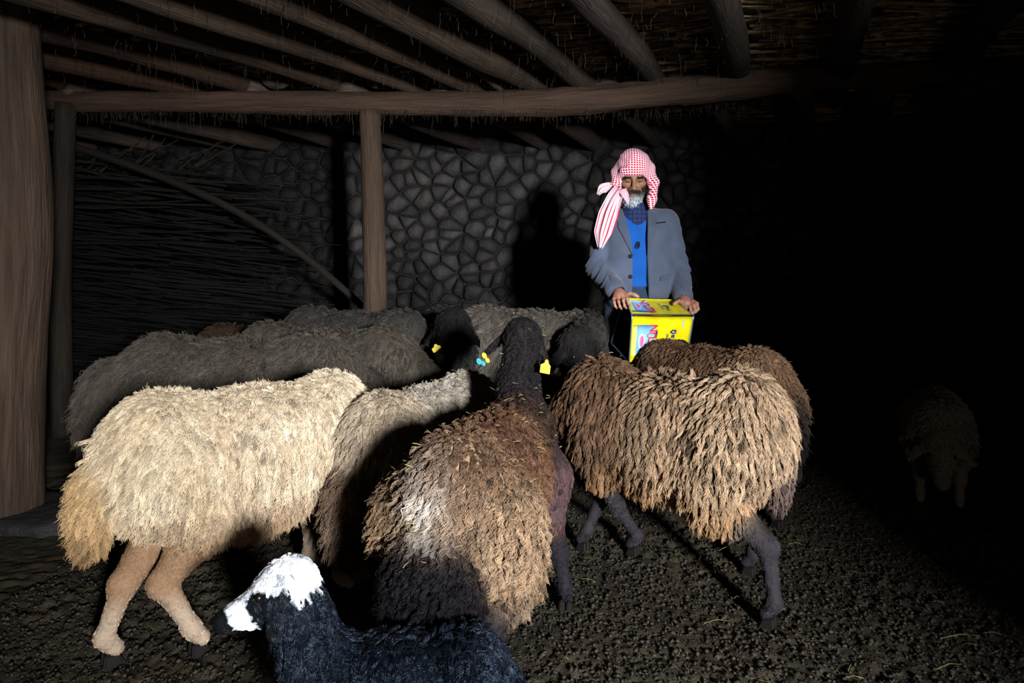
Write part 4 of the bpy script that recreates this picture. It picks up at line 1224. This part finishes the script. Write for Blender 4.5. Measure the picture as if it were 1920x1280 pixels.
SF = Field((-.2, -.14, 1.0), (.22, .16, 1.36), .006)
SF.add(ell((.015, .03, 1.13), (.160, .098, .168)), k=.04)
SF.add(cap((.010, .012, 1.20), (.004, .0, 1.295), .074, .066), k=.03)
SF.sub(cap((.006, .02, 1.25), (.0, -.01, 1.36), .056, .062), k=.004)
shirt = build_cloth('shirt', SF, M_SHIRT, man)
WF = Field((-.22, -.16, .83), (.25, .2, 1.34), .006)
WF.add(box((.015, .03, 1.04), (.152, .101, .215), rd=.09), k=.03)
WF.add(ell((.015, .02, 1.0), (.125, .106, .16)), k=.04)
WF.add(cap((.012, .03, 1.2), (.006, .02, 1.27), .085, .075), k=.04)
def vneck(x, y, z):
    w = np.clip((z - 1.212) * .72, -.05, .062)
    return np.maximum(np.abs(x - .004) - w, np.maximum(y - .0, 1.2 - z)) + 0 * (x + y + z)
WF.sub((vneck, np.array([-.1, -.16, 1.2]), np.array([.11, .02, 1.36])), k=.008)
WF.sub(cap((.01, .03, 1.27), (.0, .0, 1.36), .074, .075), k=.006)
WF.sub(box((.015, .03, .84), (.3, .3, .052)), k=.004)
sweater = build_cloth('sweater', WF, M_SWEATER, man, wr=lambda V: .003 * fbm(V, 14, 4))
TF = Field((-.22, -.22, .05), (.25, .2, .96), .009)
TF.add(ell((.015, .03, .82), (.148, .112, .14)), k=.05)
for s_ in (-1, 1):
    TF.add(cap((.025 + s_ * .075, .03, .78), (.025 + s_ * .085, .0, .45), .100, .078), k=.04)
    TF.add(cap((.025 + s_ * .085, .0, .45), (.025 + s_ * .092, .04, .10), .076, .066), k=.04)
TF.sub(box((.015, .03, .065), (.3, .3, .04)), k=.004)
build_cloth('trousers', TF, M_TROUSER, man, wr=lambda V: .006 * fbm(V * np.array([1, 1, .5]), 9, 14))
for s_ in (-1, 1):
    GF = Field((-.1, -.2, -.01), (.1, .13, .16), .008)
    GF.add(cap((0, .04, .05), (.015 * s_, -.12, .036), .046, .040), k=.03)
    GF.add(cap((0, .045, .06), (0, .045, .14), .050, .048), k=.03)
    GF.sub(box((0, 0, -.01), (.3, .3, .012)), k=.003)
    V, Q = GF.mesh()
    mesh_np('boot', V + np.array([.025 + s_ * .092, 0, 0]), Q, M_BOOT, parent=man)

# ---- jacket
JF = Field((-.34, -.30, .78), (.36, .24, 1.34), .0058)
JF.add(box((.016, .03, 1.035), (.178, .128, .225), rd=.115), k=.03)
JF.add(box((.018, .03, .93), (.176, .126, .13), rd=.10), k=.06)
JF.add(cap((-.128, .03, 1.225), (.158, .03, 1.225), .064, .064), k=.05)
JF.add(cap((.010, .045, 1.22), (.006, .035, 1.29), .094, .080), k=.04)
JF.add(cap(ARML[0], ARML[1], .066, .058), k=.02); JF.add(cap(ARML[1], np.array(ARML[1]) * .06 + np.array(ARML[2]) * .94, .058, .050), k=.02)
JF.add(cap(ARMR[0], ARMR[1], .066, .057), k=.02); JF.add(cap(ARMR[1], np.array(ARMR[1]) * .08 + np.array(ARMR[2]) * .92, .057, .050), k=.02)
FRONT = JF.F.copy()
def surf_y(x, z):
    """front surface of the jacket at (x,z)"""
    ys = np.arange(-.29, .06, .003)
    X = np.repeat(np.atleast_1d(x), len(ys)); Z = np.repeat(np.atleast_1d(z), len(ys)); Y = np.tile(ys, len(np.atleast_1d(x)))
    keep = JF.F; JF.F = FRONT
    d = JF.sample(np.stack([X, Y, Z], 1)).reshape(-1, len(ys)); JF.F = keep
    i = np.argmax(d < 0, axis=1)
    return ys[i]
JF.sub(box((.015, .03, 1.0), (.160, .110, .25), rd=.09), k=.006)
JF.sub(box((.015, .03, .80), (.150, .105, .08), rd=.06), k=.006)
XL = ([.70, 1.05, 1.12, 1.30], [-.034, -.026, -.032, -.070]); XRR = ([.70, .90, 1.05, 1.14, 1.30], [.060, .050, .046, .046, .066])
def opening(x, y, z):
    zz = z + 0 * x + 0 * y
    return np.maximum(np.maximum(np.interp(zz, *XL) - x, x - np.interp(zz, *XRR)), y - .02)
JF.sub((opening, np.array([-.1, -.3, .7]), np.array([.12, .04, 1.36])), k=.006)
JF.sub(cap((.008, .02, 1.27), (.0, -.03, 1.36), .070, .085), k=.006)
JF.sub(box((.018, .03, .79), (.3, .3, .032)), k=.004)
JF.F[:, :, :0] = JF.F[:, :, :0]
for A, e in ((ARML, .95), (ARMR, .93)):                           # cuff openings
    w0 = np.array(A[1]) * (1 - e) + np.array(A[2]) * e; dd = np.array(A[2]) - np.array(A[1]); dd /= np.linalg.norm(dd)
    JF.sub(cap(w0 - dd * .02, w0 + dd * .06, .033, .036), k=.004)
def jwr(V):
    arm = np.clip((np.abs(V[:, 0] - .017) - .155) / .03, 0, 1)
    w = V * np.array([6, 6, 22])
    w[:, 2] += V[:, 0] * 40 * np.sign(V[:, 0])
    fold = 1 - np.abs(vnoise(w, 1.3, 8)) * 2
    elb = np.exp(-((V[:, 2] - .98) / .12) ** 2)
    return arm * (.0050 * fold * (.35 + elb)) + .003 * fbm(V * np.array([1, 1, .6]), 12, 19)
jacket = build_cloth('jacket', JF, M_JACKET, man, wr=jwr)

def strip(name, left, right, mat, parent, lift=.004, th=.004, n=14, m=6, bulge=0.0):
    """a thin piece lying on the jacket front between two edges given as (x,z) polylines"""
    def res(pl):
        pl = np.array(pl, float); d = np.concatenate([[0], np.cumsum(np.linalg.norm(np.diff(pl, axis=0), axis=1))]); t = np.linspace(0, d[-1], n)
        return np.stack([np.interp(t, d, pl[:, 0]), np.interp(t, d, pl[:, 1])], 1)
    a, b = res(left), res(right)
    G = a[:, None, :] + (b - a)[:, None, :] * np.linspace(0, 1, m)[None, :, None]
    y = surf_y(G[:, :, 0].ravel(), G[:, :, 1].ravel()).reshape(n, m)
    prof = bulge * np.sin(np.linspace(0, np.pi, m))[None, :]
    fr = np.stack([G[:, :, 0], y - lift - th - prof, G[:, :, 1]], -1).reshape(-1, 3); bk_ = np.stack([G[:, :, 0], y - lift + .002, G[:, :, 1]], -1).reshape(-1, 3)
    idx = np.arange(n * m).reshape(n, m)
    f1 = np.stack([idx[:-1, :-1], idx[:-1, 1:], idx[1:, 1:], idx[1:, :-1]], -1).reshape(-1, 4)
    rim = np.array(list(idx[:, 0]) + list(idx[-1, 1:]) + list(idx[-2::-1, -1]) + list(idx[0, -2:0:-1])); rn = np.roll(rim, -1)
    return mesh_np(name, np.concatenate([fr, bk_]), np.concatenate([f1, f1[:, ::-1] + n * m, np.stack([rim, rn, rn + n * m, rim + n * m], 1)]), mat, parent=parent)

strip('lapel', [(-.100, 1.272), (-.118, 1.235), (-.092, 1.215), (-.098, 1.19), (-.030, 1.055)], [(-.066, 1.285), (-.060, 1.25), (-.052, 1.21), (-.044, 1.16), (-.026, 1.05)], M_LAPEL, jacket, lift=.004, th=.005)
strip('lapel', [(.060, 1.285), (.056, 1.25), (.050, 1.20), (.047, 1.16), (.046, 1.05)], [(.098, 1.272), (.112, 1.235), (.090, 1.215), (.094, 1.19), (.050, 1.055)], M_LAPEL, jacket, lift=.004, th=.005)
strip('breast_pocket', [(.090, 1.206), (.090, 1.213)], [(.150, 1.214), (.150, 1.221)], M_DARK, jacket, lift=.0, th=.002, n=3)
strip('pocket_flap', [(.108, .948), (.106, .925)], [(.168, .960), (.170, .932)], M_LAPEL, jacket, lift=.002, th=.005, n=5)
strip('pocket_flap', [(-.150, .955), (-.152, .928)], [(-.085, .945), (-.085, .920)], M_LAPEL, jacket, lift=.002, th=.005, n=5)
for (x, z) in ((-.034, 1.045), (-.036, .945)):
    bm = bmesh.new(); bmesh.ops.create_cone(bm, cap_ends=True, segments=14, radius1=.0105, radius2=.0085, depth=.005)
    bmesh.ops.rotate(bm, verts=bm.verts, cent=(0, 0, 0), matrix=Matrix.Rotation(R(90), 3, 'X'))
    bmesh.ops.translate(bm, verts=bm.verts, vec=(x - .004, float(surf_y(np.array([x - .004]), np.array([z]))[0]) - .005, z))
    me = bpy.data.meshes.new('button'); bm.to_mesh(me); bm.free(); me.materials.append(M_BUTTON); new_obj('button', me, jacket)
for (x, z) in ((.058, 1.035), (.064, .935)):
    strip('buttonhole', [(x, z), (x, z + .004)], [(x + .016, z), (x + .016, z + .004)], M_DARK, jacket, lift=-.001, th=.0025, n=3)

# sweater details: hem band and a small embroidered mark
wy = lambda x, z: float(min([y for y in np.arange(-.15, .05, .002) if WF.sample(np.array([[x, y, z]]))[0] < 0] or [-.09]))
bm = bmesh.new()
for (ax, az, bx2, bz, w) in ((.002, 1.118, -.010, 1.092, .003), (.010, 1.120, .004, 1.088, .003), (.015, 1.114, .012, 1.092, .0025), (-.010, 1.092, .000, 1.084, .003), (.000, 1.084, .010, 1.090, .003), (.006, 1.108, .001, 1.095, .0035)):
    dn = np.array([bx2 - ax, bz - az]); dn /= np.linalg.norm(dn); px_ = np.array([-dn[1], dn[0]]) * w
    vs_ = []
    for (x, z) in ((ax + px_[0], az + px_[1]), (ax - px_[0], az - px_[1]), (bx2 - px_[0], bz - px_[1]), (bx2 + px_[0], bz + px_[1])):
        vs_.append(bm.verts.new((x - .002, wy(x, z) - .006, z)))
    vb = [bm.verts.new(v.co + Vector((0, .006, 0))) for v in vs_]
    bm.faces.new(vs_)
    for i in range(4): bm.faces.new((vs_[i], vs_[(i + 1) % 4], vb[(i + 1) % 4], vb[i]))
bmesh.ops.recalc_face_normals(bm, faces=bm.faces[:])
me = bpy.data.meshes.new('embroidered_emblem'); bm.to_mesh(me); bm.free(); me.materials.append(M_DARK); new_obj('embroidered_emblem', me, sweater)
HF = Field((-.2, -.16, .87), (.25, .2, .94), .005)
HF.add(box((.015, .03, .908), (.161, .113, .016), rd=.015), k=.01)
build_cloth('hem_band', HF, M_SWEATER, sweater)

# ---- headscarf
CF = Field((-.22, -.22, 1.22), (.20, .20, 1.64), .005)
CF.add(HE((0, -.008, .050), (.098, .116, .108)), k=.02)
CF.add(HE((.0, -.03, -.02), (.094, .086, .10)), k=.03)
CF.add(cap((-.094, -.028, 1.47), (-.098, -.035, 1.405), .030, .026), k=.03)         # puffed side, image left
CF.add(cap((.070, -.045, 1.48), (.084, -.060, 1.41), .026, .024), k=.03)            # hanging side, image right
CF.add(cap((.084, -.060, 1.41), (.070, -.094, 1.325), .024, .024), k=.02)
CF.add(cap((.070, -.094, 1.325), (.062, -.100, 1.285), .022, .012), k=.02)
CF.add(ell((-.085, .03, 1.36), (.055, .06, .05)), k=.03)                              # gathered behind the neck
def face_open(x, y, z):
    X = x - HC[0]; Y = y - HC[1]; Z = z - HC[2]
    r = (X * r0_[0] + Y * r0_[1] + Z * r0_[2]) / HS; f = (X * f0[0] + Y * f0[1] + Z * f0[2]) / HS; u = (X * u0[0] + Y * u0[1] + Z * u0[2]) / HS
    top = .036 - 1.5 * np.maximum(np.abs(r) - .045, 0)
    return np.maximum(np.maximum(np.abs(r) - (.066 + .0 * f), u - top), -(f - .000)) * HS
CF.sub((face_open, np.array([-.1, -.22, 1.25]), np.array([.1, .05, 1.5])), k=.010)
# rolled front edge on the image-left side
for a, b in ((H(-.070, .050, -.035), H(-.076, .052, .02)), (H(-.076, .052, .02), H(-.064, .078, .062)), (H(-.064, .078, .062), H(-.03, .10, .085))):
    CF.add(cap(a, b, .0095, .0095), k=.010)
V, Q = CF.mesh()
hv2 = (V - HC) @ HMX.T / HS
nr_ = vnormals(V, Q)
fold = np.sin((hv2[:, 2] * 1.0 + hv2[:, 0] * .7) * 95 + 2.5 * vnoise(V, 14, 3)) * .0016 + np.sin((hv2[:, 2] - hv2[:, 0] * 1.3) * 60) * .0012 + .004 * fbm(V, 16, 6)
V2 = V + nr_ * fold[:, None]
az = np.arctan2(hv2[:, 0], hv2[:, 1] + .02)
low = np.clip((1.40 - V[:, 2]) / .05, 0, 1) * (np.abs(hv2[:, 0]) > .06)
upper = hv2[:, 2] > .03
ua = np.where(upper, np.arctan2(hv2[:, 0], np.hypot(hv2[:, 1] + .02, hv2[:, 2] - .03)), az) * .098; va = np.where(upper, np.arctan2(hv2[:, 2] - .03, hv2[:, 1] + .02) * .105, hv2[:, 2] - .03) + 1.0; ua = ua + 1.0
scarf = mesh_np('headscarf', V2, Q, M_SCARF, parent=man, vec=np.stack([ua, va, 0 * ua], 1))
scarf['label'] = 'red and white checked headscarf wound round the head'

def cloth_tail(name, path, widths, parent, seed, amp=.012, folds=2.3, band=1.0, n=34, m=15, side=(1, 0, 0)):
    path = np.array(path, float); t0 = np.linspace(0, 1, len(path)); t = np.linspace(0, 1, n)
    C = np.stack([np.interp(t, t0, path[:, k]) for k in range(3)], 1)
    for _ in range(4): C[1:-1] = (C[:-2] + 2 * C[1:-1] + C[2:]) / 4
    W_ = np.interp(t, t0, widths)
    tg = np.gradient(C, axis=0); tg /= np.linalg.norm(tg, axis=1, keepdims=True)
    a = np.array(side) - tg * (tg @ np.array(side))[:, None]; a /= np.linalg.norm(a, axis=1, keepdims=True)
    b = np.cross(tg, a)
    s = np.linspace(-.5, .5, m)
    off = amp * np.sin(s[None, :] * folds * 6.283 + seed + t[:, None] * 2.2) * (.4 + .6 * np.sin(np.pi * np.clip(t, .05, .95)))[:, None]
    G = C[:, None, :] + a[:, None, :] * (s[None, :] * W_[:, None])[:, :, None] + b[:, None, :] * off[:, :, None]
    Ln = np.linalg.norm(np.diff(C, axis=0), axis=1).sum()
    idx = np.arange(n * m).reshape(n, m)
    Vf = G.reshape(-1, 3); Vb = (G + b[:, None, :] * .003).reshape(-1, 3)
    f1 = np.stack([idx[:-1, :-1], idx[:-1, 1:], idx[1:, 1:], idx[1:, :-1]], -1).reshape(-1, 4)
    rim = np.array(list(idx[:, 0]) + list(idx[-1, 1:]) + list(idx[-2::-1, -1]) + list(idx[0, -2:0:-1])); rn = np.roll(rim, -1)
    uv = np.stack([np.tile(s * .13, (n, 1)) * 1.0, np.tile(t[:, None] * Ln, (1, m)), np.tile(np.clip(t[:, None] * 3 - .2, 0, 1) * band, (1, m))], -1).reshape(-1, 3)
    return mesh_np(name, np.concatenate([Vf, Vb]), np.concatenate([f1, f1[:, ::-1] + n * m, np.stack([rim, rn, rn + n * m, rim + n * m], 1)]), M_SCARF, parent=parent, vec=np.concatenate([uv, uv]))
cloth_tail('scarf_tail', [(-.085, -.085, 1.385), (-.118, -.110, 1.33), (-.150, -.120, 1.25), (-.176, -.118, 1.16), (-.188, -.108, 1.085)], (.05, .075, .095, .085, .022), scarf, 1.2, amp=.020, folds=1.7)
cloth_tail('scarf_tail', [(-.090, -.05, 1.39), (-.135, -.045, 1.395), (-.170, -.04, 1.385), (-.188, -.035, 1.355)], (.03, .045, .05, .02), scarf, 2.0, amp=.006, side=(.3, .2, 1), band=.5, n=18)
cloth_tail('scarf_tail', [(-.080, -.10, 1.375), (-.066, -.118, 1.345), (-.052, -.125, 1.300)], (.04, .035, .006), scarf, 0.4, amp=.004, band=.3, n=14)

# ------------------------------------------------------------------ the yellow tin
A_ = np.array([.545, 3.100, .835]); B_ = np.array([.842, 3.163, .828]); C_ = np.array([.545, 3.310, .903]); G_ = np.array([.798, 3.375, .892])
E_ = np.array([.545, 3.180, .612]); F_ = np.array([.828, 3.243, .605]); D_ = np.array([.492, 3.392, .675]); H_ = np.array([.785, 3.455, .668])
T0 = (A_ + B_ + C_ + D_ + E_ + F_ + G_ + H_) / 8
tin = empty('oil_tin', 'yellow square oil tin on its side, cut open at one end', 'tin', tuple(T0))
tin['label'] = 'yellow square oil tin with red lettering held by the man'
M_TIN = noise_mat('yellow_painted_tin', lin(206, 190, 10), lin(236, 220, 18), scale=9, rough=.32, bump=.12, bscale=5, spec=.5)
M_TININ = plain('dull_tinplate', lin(70, 80, 96), .35, .5, .8)
M_RIM = plain('blue_grey_tin_rim', lin(120, 140, 170), .35, .5, .6)
def quad_pt(p00, p10, p01, p11, u, v):
    return p00 * (1 - u) * (1 - v) + p10 * u * (1 - v) + p01 * (1 - u) * v + p11 * u * v
def panel(name, p00, p10, p01, p11, mat, off=0.0, th=.0016, u0=0., u1=1., v0=0., v1=1., nu=10, nv=8, dent=.004, seed=1, parent=tin, shape=None, inner=None):
    """sheet on one side of the tin; u runs along the tin, v across; off lifts it along the outward normal"""
    nrm = np.cross(p10 - p00, p01 - p00); nrm /= np.linalg.norm(nrm)
    ctr = (p00 + p10 + p01 + p11) / 4
    if nrm @ (ctr - T0) < 0: nrm = -nrm
    V = []
    if shape is None:
        UV = [(u0 + (u1 - u0) * i / nu, v0 + (v1 - v0) * j / nv) for i in range(nu + 1) for j in range(nv + 1)]
        idx = np.arange(len(UV)).reshape(nu + 1, nv + 1)
        f1 = np.stack([idx[:-1, :-1], idx[1:, :-1], idx[1:, 1:], idx[:-1, 1:]], -1).reshape(-1, 4)
        rim = np.array(list(idx[:, 0]) + list(idx[-1, 1:]) + list(idx[-2::-1, -1]) + list(idx[0, -2:0:-1]))
    else:
        UV = [(u0 + u1 * 0, v0)] + shape
    P = np.array([quad_pt(p00, p10, p01, p11, u, v) for u, v in UV])
    dv = np.array([dent * math.sin(math.pi * min(max(u, 0), 1)) * math.sin(math.pi * min(max(v, 0), 1)) for u, v in UV]) + dent * .5 * vnoise(P, 9, seed) * np.array([16 * u * (1 - u) * v * (1 - v) for u, v in UV])
    P = P - T0 + nrm * (off - dv)[:, None]
    n = len(P)
    if shape is None:
        rn = np.roll(rim, -1)
        Fq = np.concatenate([f1, f1[:, ::-1] + n, np.stack([rim, rn, rn + n, rim + n], 1)])
        return mesh_np(name, np.concatenate([P, P - nrm * th]), Fq, mat, parent=parent, smooth=False), nrm
    k = len(shape)
    fs = [(0, 1 + i, 1 + (i + 1) % k) for i in range(k)]
    return mesh_np(name, P, fs, mat, parent=parent, smooth=False), nrm
faces = dict(front=(A_, B_, E_, F_), top=(A_, B_, C_, G_), back=(C_, G_, D_, H_), under=(E_, F_, D_, H_))
sides = {}
for k, (a, b, c, d) in faces.items():
    sides[k], _ = panel('side', a, b, c, d, M_TIN, dent=.006 if k in ('front', 'top') else .003)
    panel('lining', a, b, c, d, M_TININ, off=-.003, dent=.006 if k in ('front', 'top') else .003, parent=sides[k])
panel('end_plate', B_, F_, G_, H_, M_RIM, off=-.006, dent=.0)
def bead(name, pts, r, mat):
    V, F, uvw, cols = tube(pts, r, sides=8, seg=len(pts) * 3, rough=.0, fine=0, endcap=True)
    return mesh_np(name, V - T0, F, mat, parent=tin, cols=cols, vec=uvw)
for nm, pts in (('rim', (A_, C_)), ('rim', (C_, D_)), ('rim', (D_, E_)), ('rim', (E_, A_)), ('rim', (B_, G_)), ('rim', (G_, H_)), ('rim', (H_, F_)), ('rim', (F_, B_))):
    bead(nm, [pts[0], (pts[0] + pts[1]) / 2, pts[1]], .0032, M_RIM)
M_SEAM = plain('dark_folded_seam', lin(30, 28, 10), .5, .3)
bead('seam', [A_ + (0, -.001, 0), A_ * .55 + B_ * .45 + (0, .002, -.003), B_ + (0, -.001, 0)], .0030, M_SEAM)
# print: pale blue field, red lettering, navy script, round emblem
M_PB, nt, N, L, bs = new_mat('pale_blue_print')
bs.inputs['Base Color'].default_value = (*lin(120, 176, 240), 1); bs.inputs['Roughness'].default_value = .35
tc = N.new('ShaderNodeTexCoord'); nz = N.new('ShaderNodeTexNoise'); nz.inputs['Scale'].default_value = 6; L.new(tc.outputs['Object'], nz.inputs[0])
rp = N.new('ShaderNodeValToRGB'); rp.color_ramp.elements[0].color = (*lin(96, 160, 232), 1); rp.color_ramp.elements[1].color = (*lin(160, 200, 246), 1); rp.color_ramp.elements[0].position = .35; rp.color_ramp.elements[1].position = .65
L.new(nz.outputs[0], rp.inputs[0]); L.new(rp.outputs[0], bs.inputs['Base Color'])
M_RED = plain('red_print', lin(214, 40, 30), .35, .4); M_NAVY = plain('navy_print', lin(22, 30, 120), .35, .4); M_PINK = plain('pink_print', lin(236, 130, 190), .35, .4); M_WHITE = plain('white_print', lin(225, 232, 245), .35, .4)
M_LIME = plain('pale_green_print', lin(206, 226, 110), .35, .4)
def letter(name, body, face, u, v, hgt, mat, width=None, lift=.0030, parent=None):
    """flat lettering: its top points to the open end, it reads away from the observer's foot"""
    a, b, c, d = faces[face]
    ax = (b - a) / np.linalg.norm(b - a); vv = (c - a) / np.linalg.norm(c - a)
    nrm = np.cross(ax, vv); nrm /= np.linalg.norm(nrm)
    if nrm @ ((a + b + c + d) / 4 - T0) < 0: nrm = -nrm
    up = -ax; right = np.cross(up, nrm)
    cu = bpy.data.curves.new(name, 'FONT'); cu.body = body; cu.size = 1.0; cu.offset = .022 if hgt > .02 else .0; cu.align_x = 'CENTER'; cu.align_y = 'CENTER'
    tmp = bpy.data.objects.new('tmp', cu); COL.objects.link(tmp)
    dg = bpy.context.evaluated_depsgraph_get(); me = bpy.data.meshes.new_from_object(tmp.evaluated_get(dg)); bpy.data.objects.remove(tmp)
    co = np.array([v_.co[:] for v_ in me.vertices])
    sc = hgt / max(np.ptp(co[:, 1]), 1e-3); sx_ = sc if width is None else width / np.ptp(co[:, 0])
    c0 = quad_pt(a, b, c, d, u, v) - T0 + nrm * lift
    W_ = c0 + right * ((co[:, 0] - (co[:, 0].max() + co[:, 0].min()) / 2) * sx_)[:, None] + up * ((co[:, 1] - (co[:, 1].max() + co[:, 1].min()) / 2) * sc)[:, None]
    # follow the dented sheet
    for i in range(len(W_)): me.vertices[i].co = W_[i]
    me.name = name; me.materials.clear(); me.materials.append(mat)
    return new_obj(name, me, parent or tin)
for fc2 in ('front', 'top'):
    a, b, c, d = faces[fc2]; sd = sides[fc2]
    kw = dict(dent=.006, th=.0004, nu=6, nv=6, parent=sd)
    panel('pale_green_field', a, b, c, d, M_LIME, off=.0004, u0=.03, u1=.13, v0=.20, v1=.86, **kw)
    panel('pale_blue_field', a, b, c, d, M_PB, off=.0008, u0=.10, u1=.41, v0=.20, v1=.86, **kw)
    letter('lettering', '\u00dcST\u00dcN', fc2, .345, .53, .046, M_RED, width=.155, parent=sd, lift=-.0005)
    letter('script', 'Ya\u011f', fc2, .70, .45, .030, M_NAVY, width=.070, parent=sd, lift=-.0005)
    letter('script', 'bitkisel', fc2, .60, .55, .014, M_NAVY, width=.075, parent=sd, lift=-.0005)
    for (uc, vc, ru, rv, mt, of) in ((.19, .55, .052, .16, M_WHITE, .0014), (.19, .55, .040, .13, M_PINK, .0018), (.43, .40, .018, .10, M_NAVY, .0014), (.85, .16, .012, .10, M_PB, .0012)):
        shp = [(uc + ru * math.cos(6.2832 * q / 20), vc + rv * math.sin(6.2832 * q / 20)) for q in range(20)]
        panel('emblem' if mt in (M_WHITE, M_PINK) else 'stripe', a, b, c, d, mt, off=of, u0=uc, v0=vc, shape=shp, dent=.006, parent=sd)
    letter('emblem', '\u00fcst\u00fcn', fc2, .19, .55, .012, M_RED, width=.045, parent=sd, lift=.0)

# ------------------------------------------------------------------ feeding tub and ear tags
tub = bpy.data.meshes.new('feeding_tub')
prof = [(.0, .0), (.80, .0), (.90, .08), (.97, .16), (1.03, .17), (1.03, .185), (.95, .185), (.86, .08), (.78, .02), (0, .02)]
Vt_, Ft_ = [], []
ns = 36
for (rr, zz) in prof:
    for k in range(ns):
        th = 6.2832 * k / ns
        Vt_.append((rr * .40 * math.copysign(abs(math.cos(th)) ** .7, math.cos(th)), rr * .20 * math.copysign(abs(math.sin(th)) ** .7, math.sin(th)), zz * .72))
for r2 in range(len(prof) - 1):
    for k in range(ns):
        Ft_.append((r2 * ns + k, r2 * ns + (k + 1) % ns, (r2 + 1) * ns + (k + 1) % ns, (r2 + 1) * ns + k))
M_TUB = plain('light_blue_plastic', lin(110, 170, 205), .4, .4)
o = mesh_np('feeding_tub', np.array(Vt_), Ft_, M_TUB, loc=(-.14, 3.10, float(ground(-.14, 3.1)) + .012))
o.rotation_euler = (0, 0, R(8)); tag(o, 'light blue plastic feeding tub amid the feeding sheep', 'tub')

w3 = np.array([-.035, 1.90, float(ground(-.035, 1.9))])
def wp(px, py, d): return np.array([(px - 960) * d / 1280, d, CAM_Z + (490 - py) * d / 1280])
ear_tag(r3, wp(1035, 689, 2.16) - w3, (1, .25, -.12), (0.18, 0, 1), .033, .046, M_TAG_Y, label='bright yellow flag-shaped ear tag')
for (px, py, mt, w_, lb) in ((909, 679, M_TAG_B, .022, 'round turquoise ear tag'), (919, 668, M_TAG_Y, .020, 'round yellow ear tag'), (917, 683, M_TAG_B, .017, None), (925, 677, M_TAG_Y, .017, None)):
    ear_tag(r3, wp(px, py, 2.22) - w3, (.8, .5, .45), (-.4, 0.1, .9), w_ * .75, w_, mt, shape='round', label=lb)
w10 = np.array(r10.location)
ear_tag(r10, wp(818, 652, 3.20) - w10, (1, .1, .5), (-.4, 0, 1), .042, .036, M_TAG_Y)
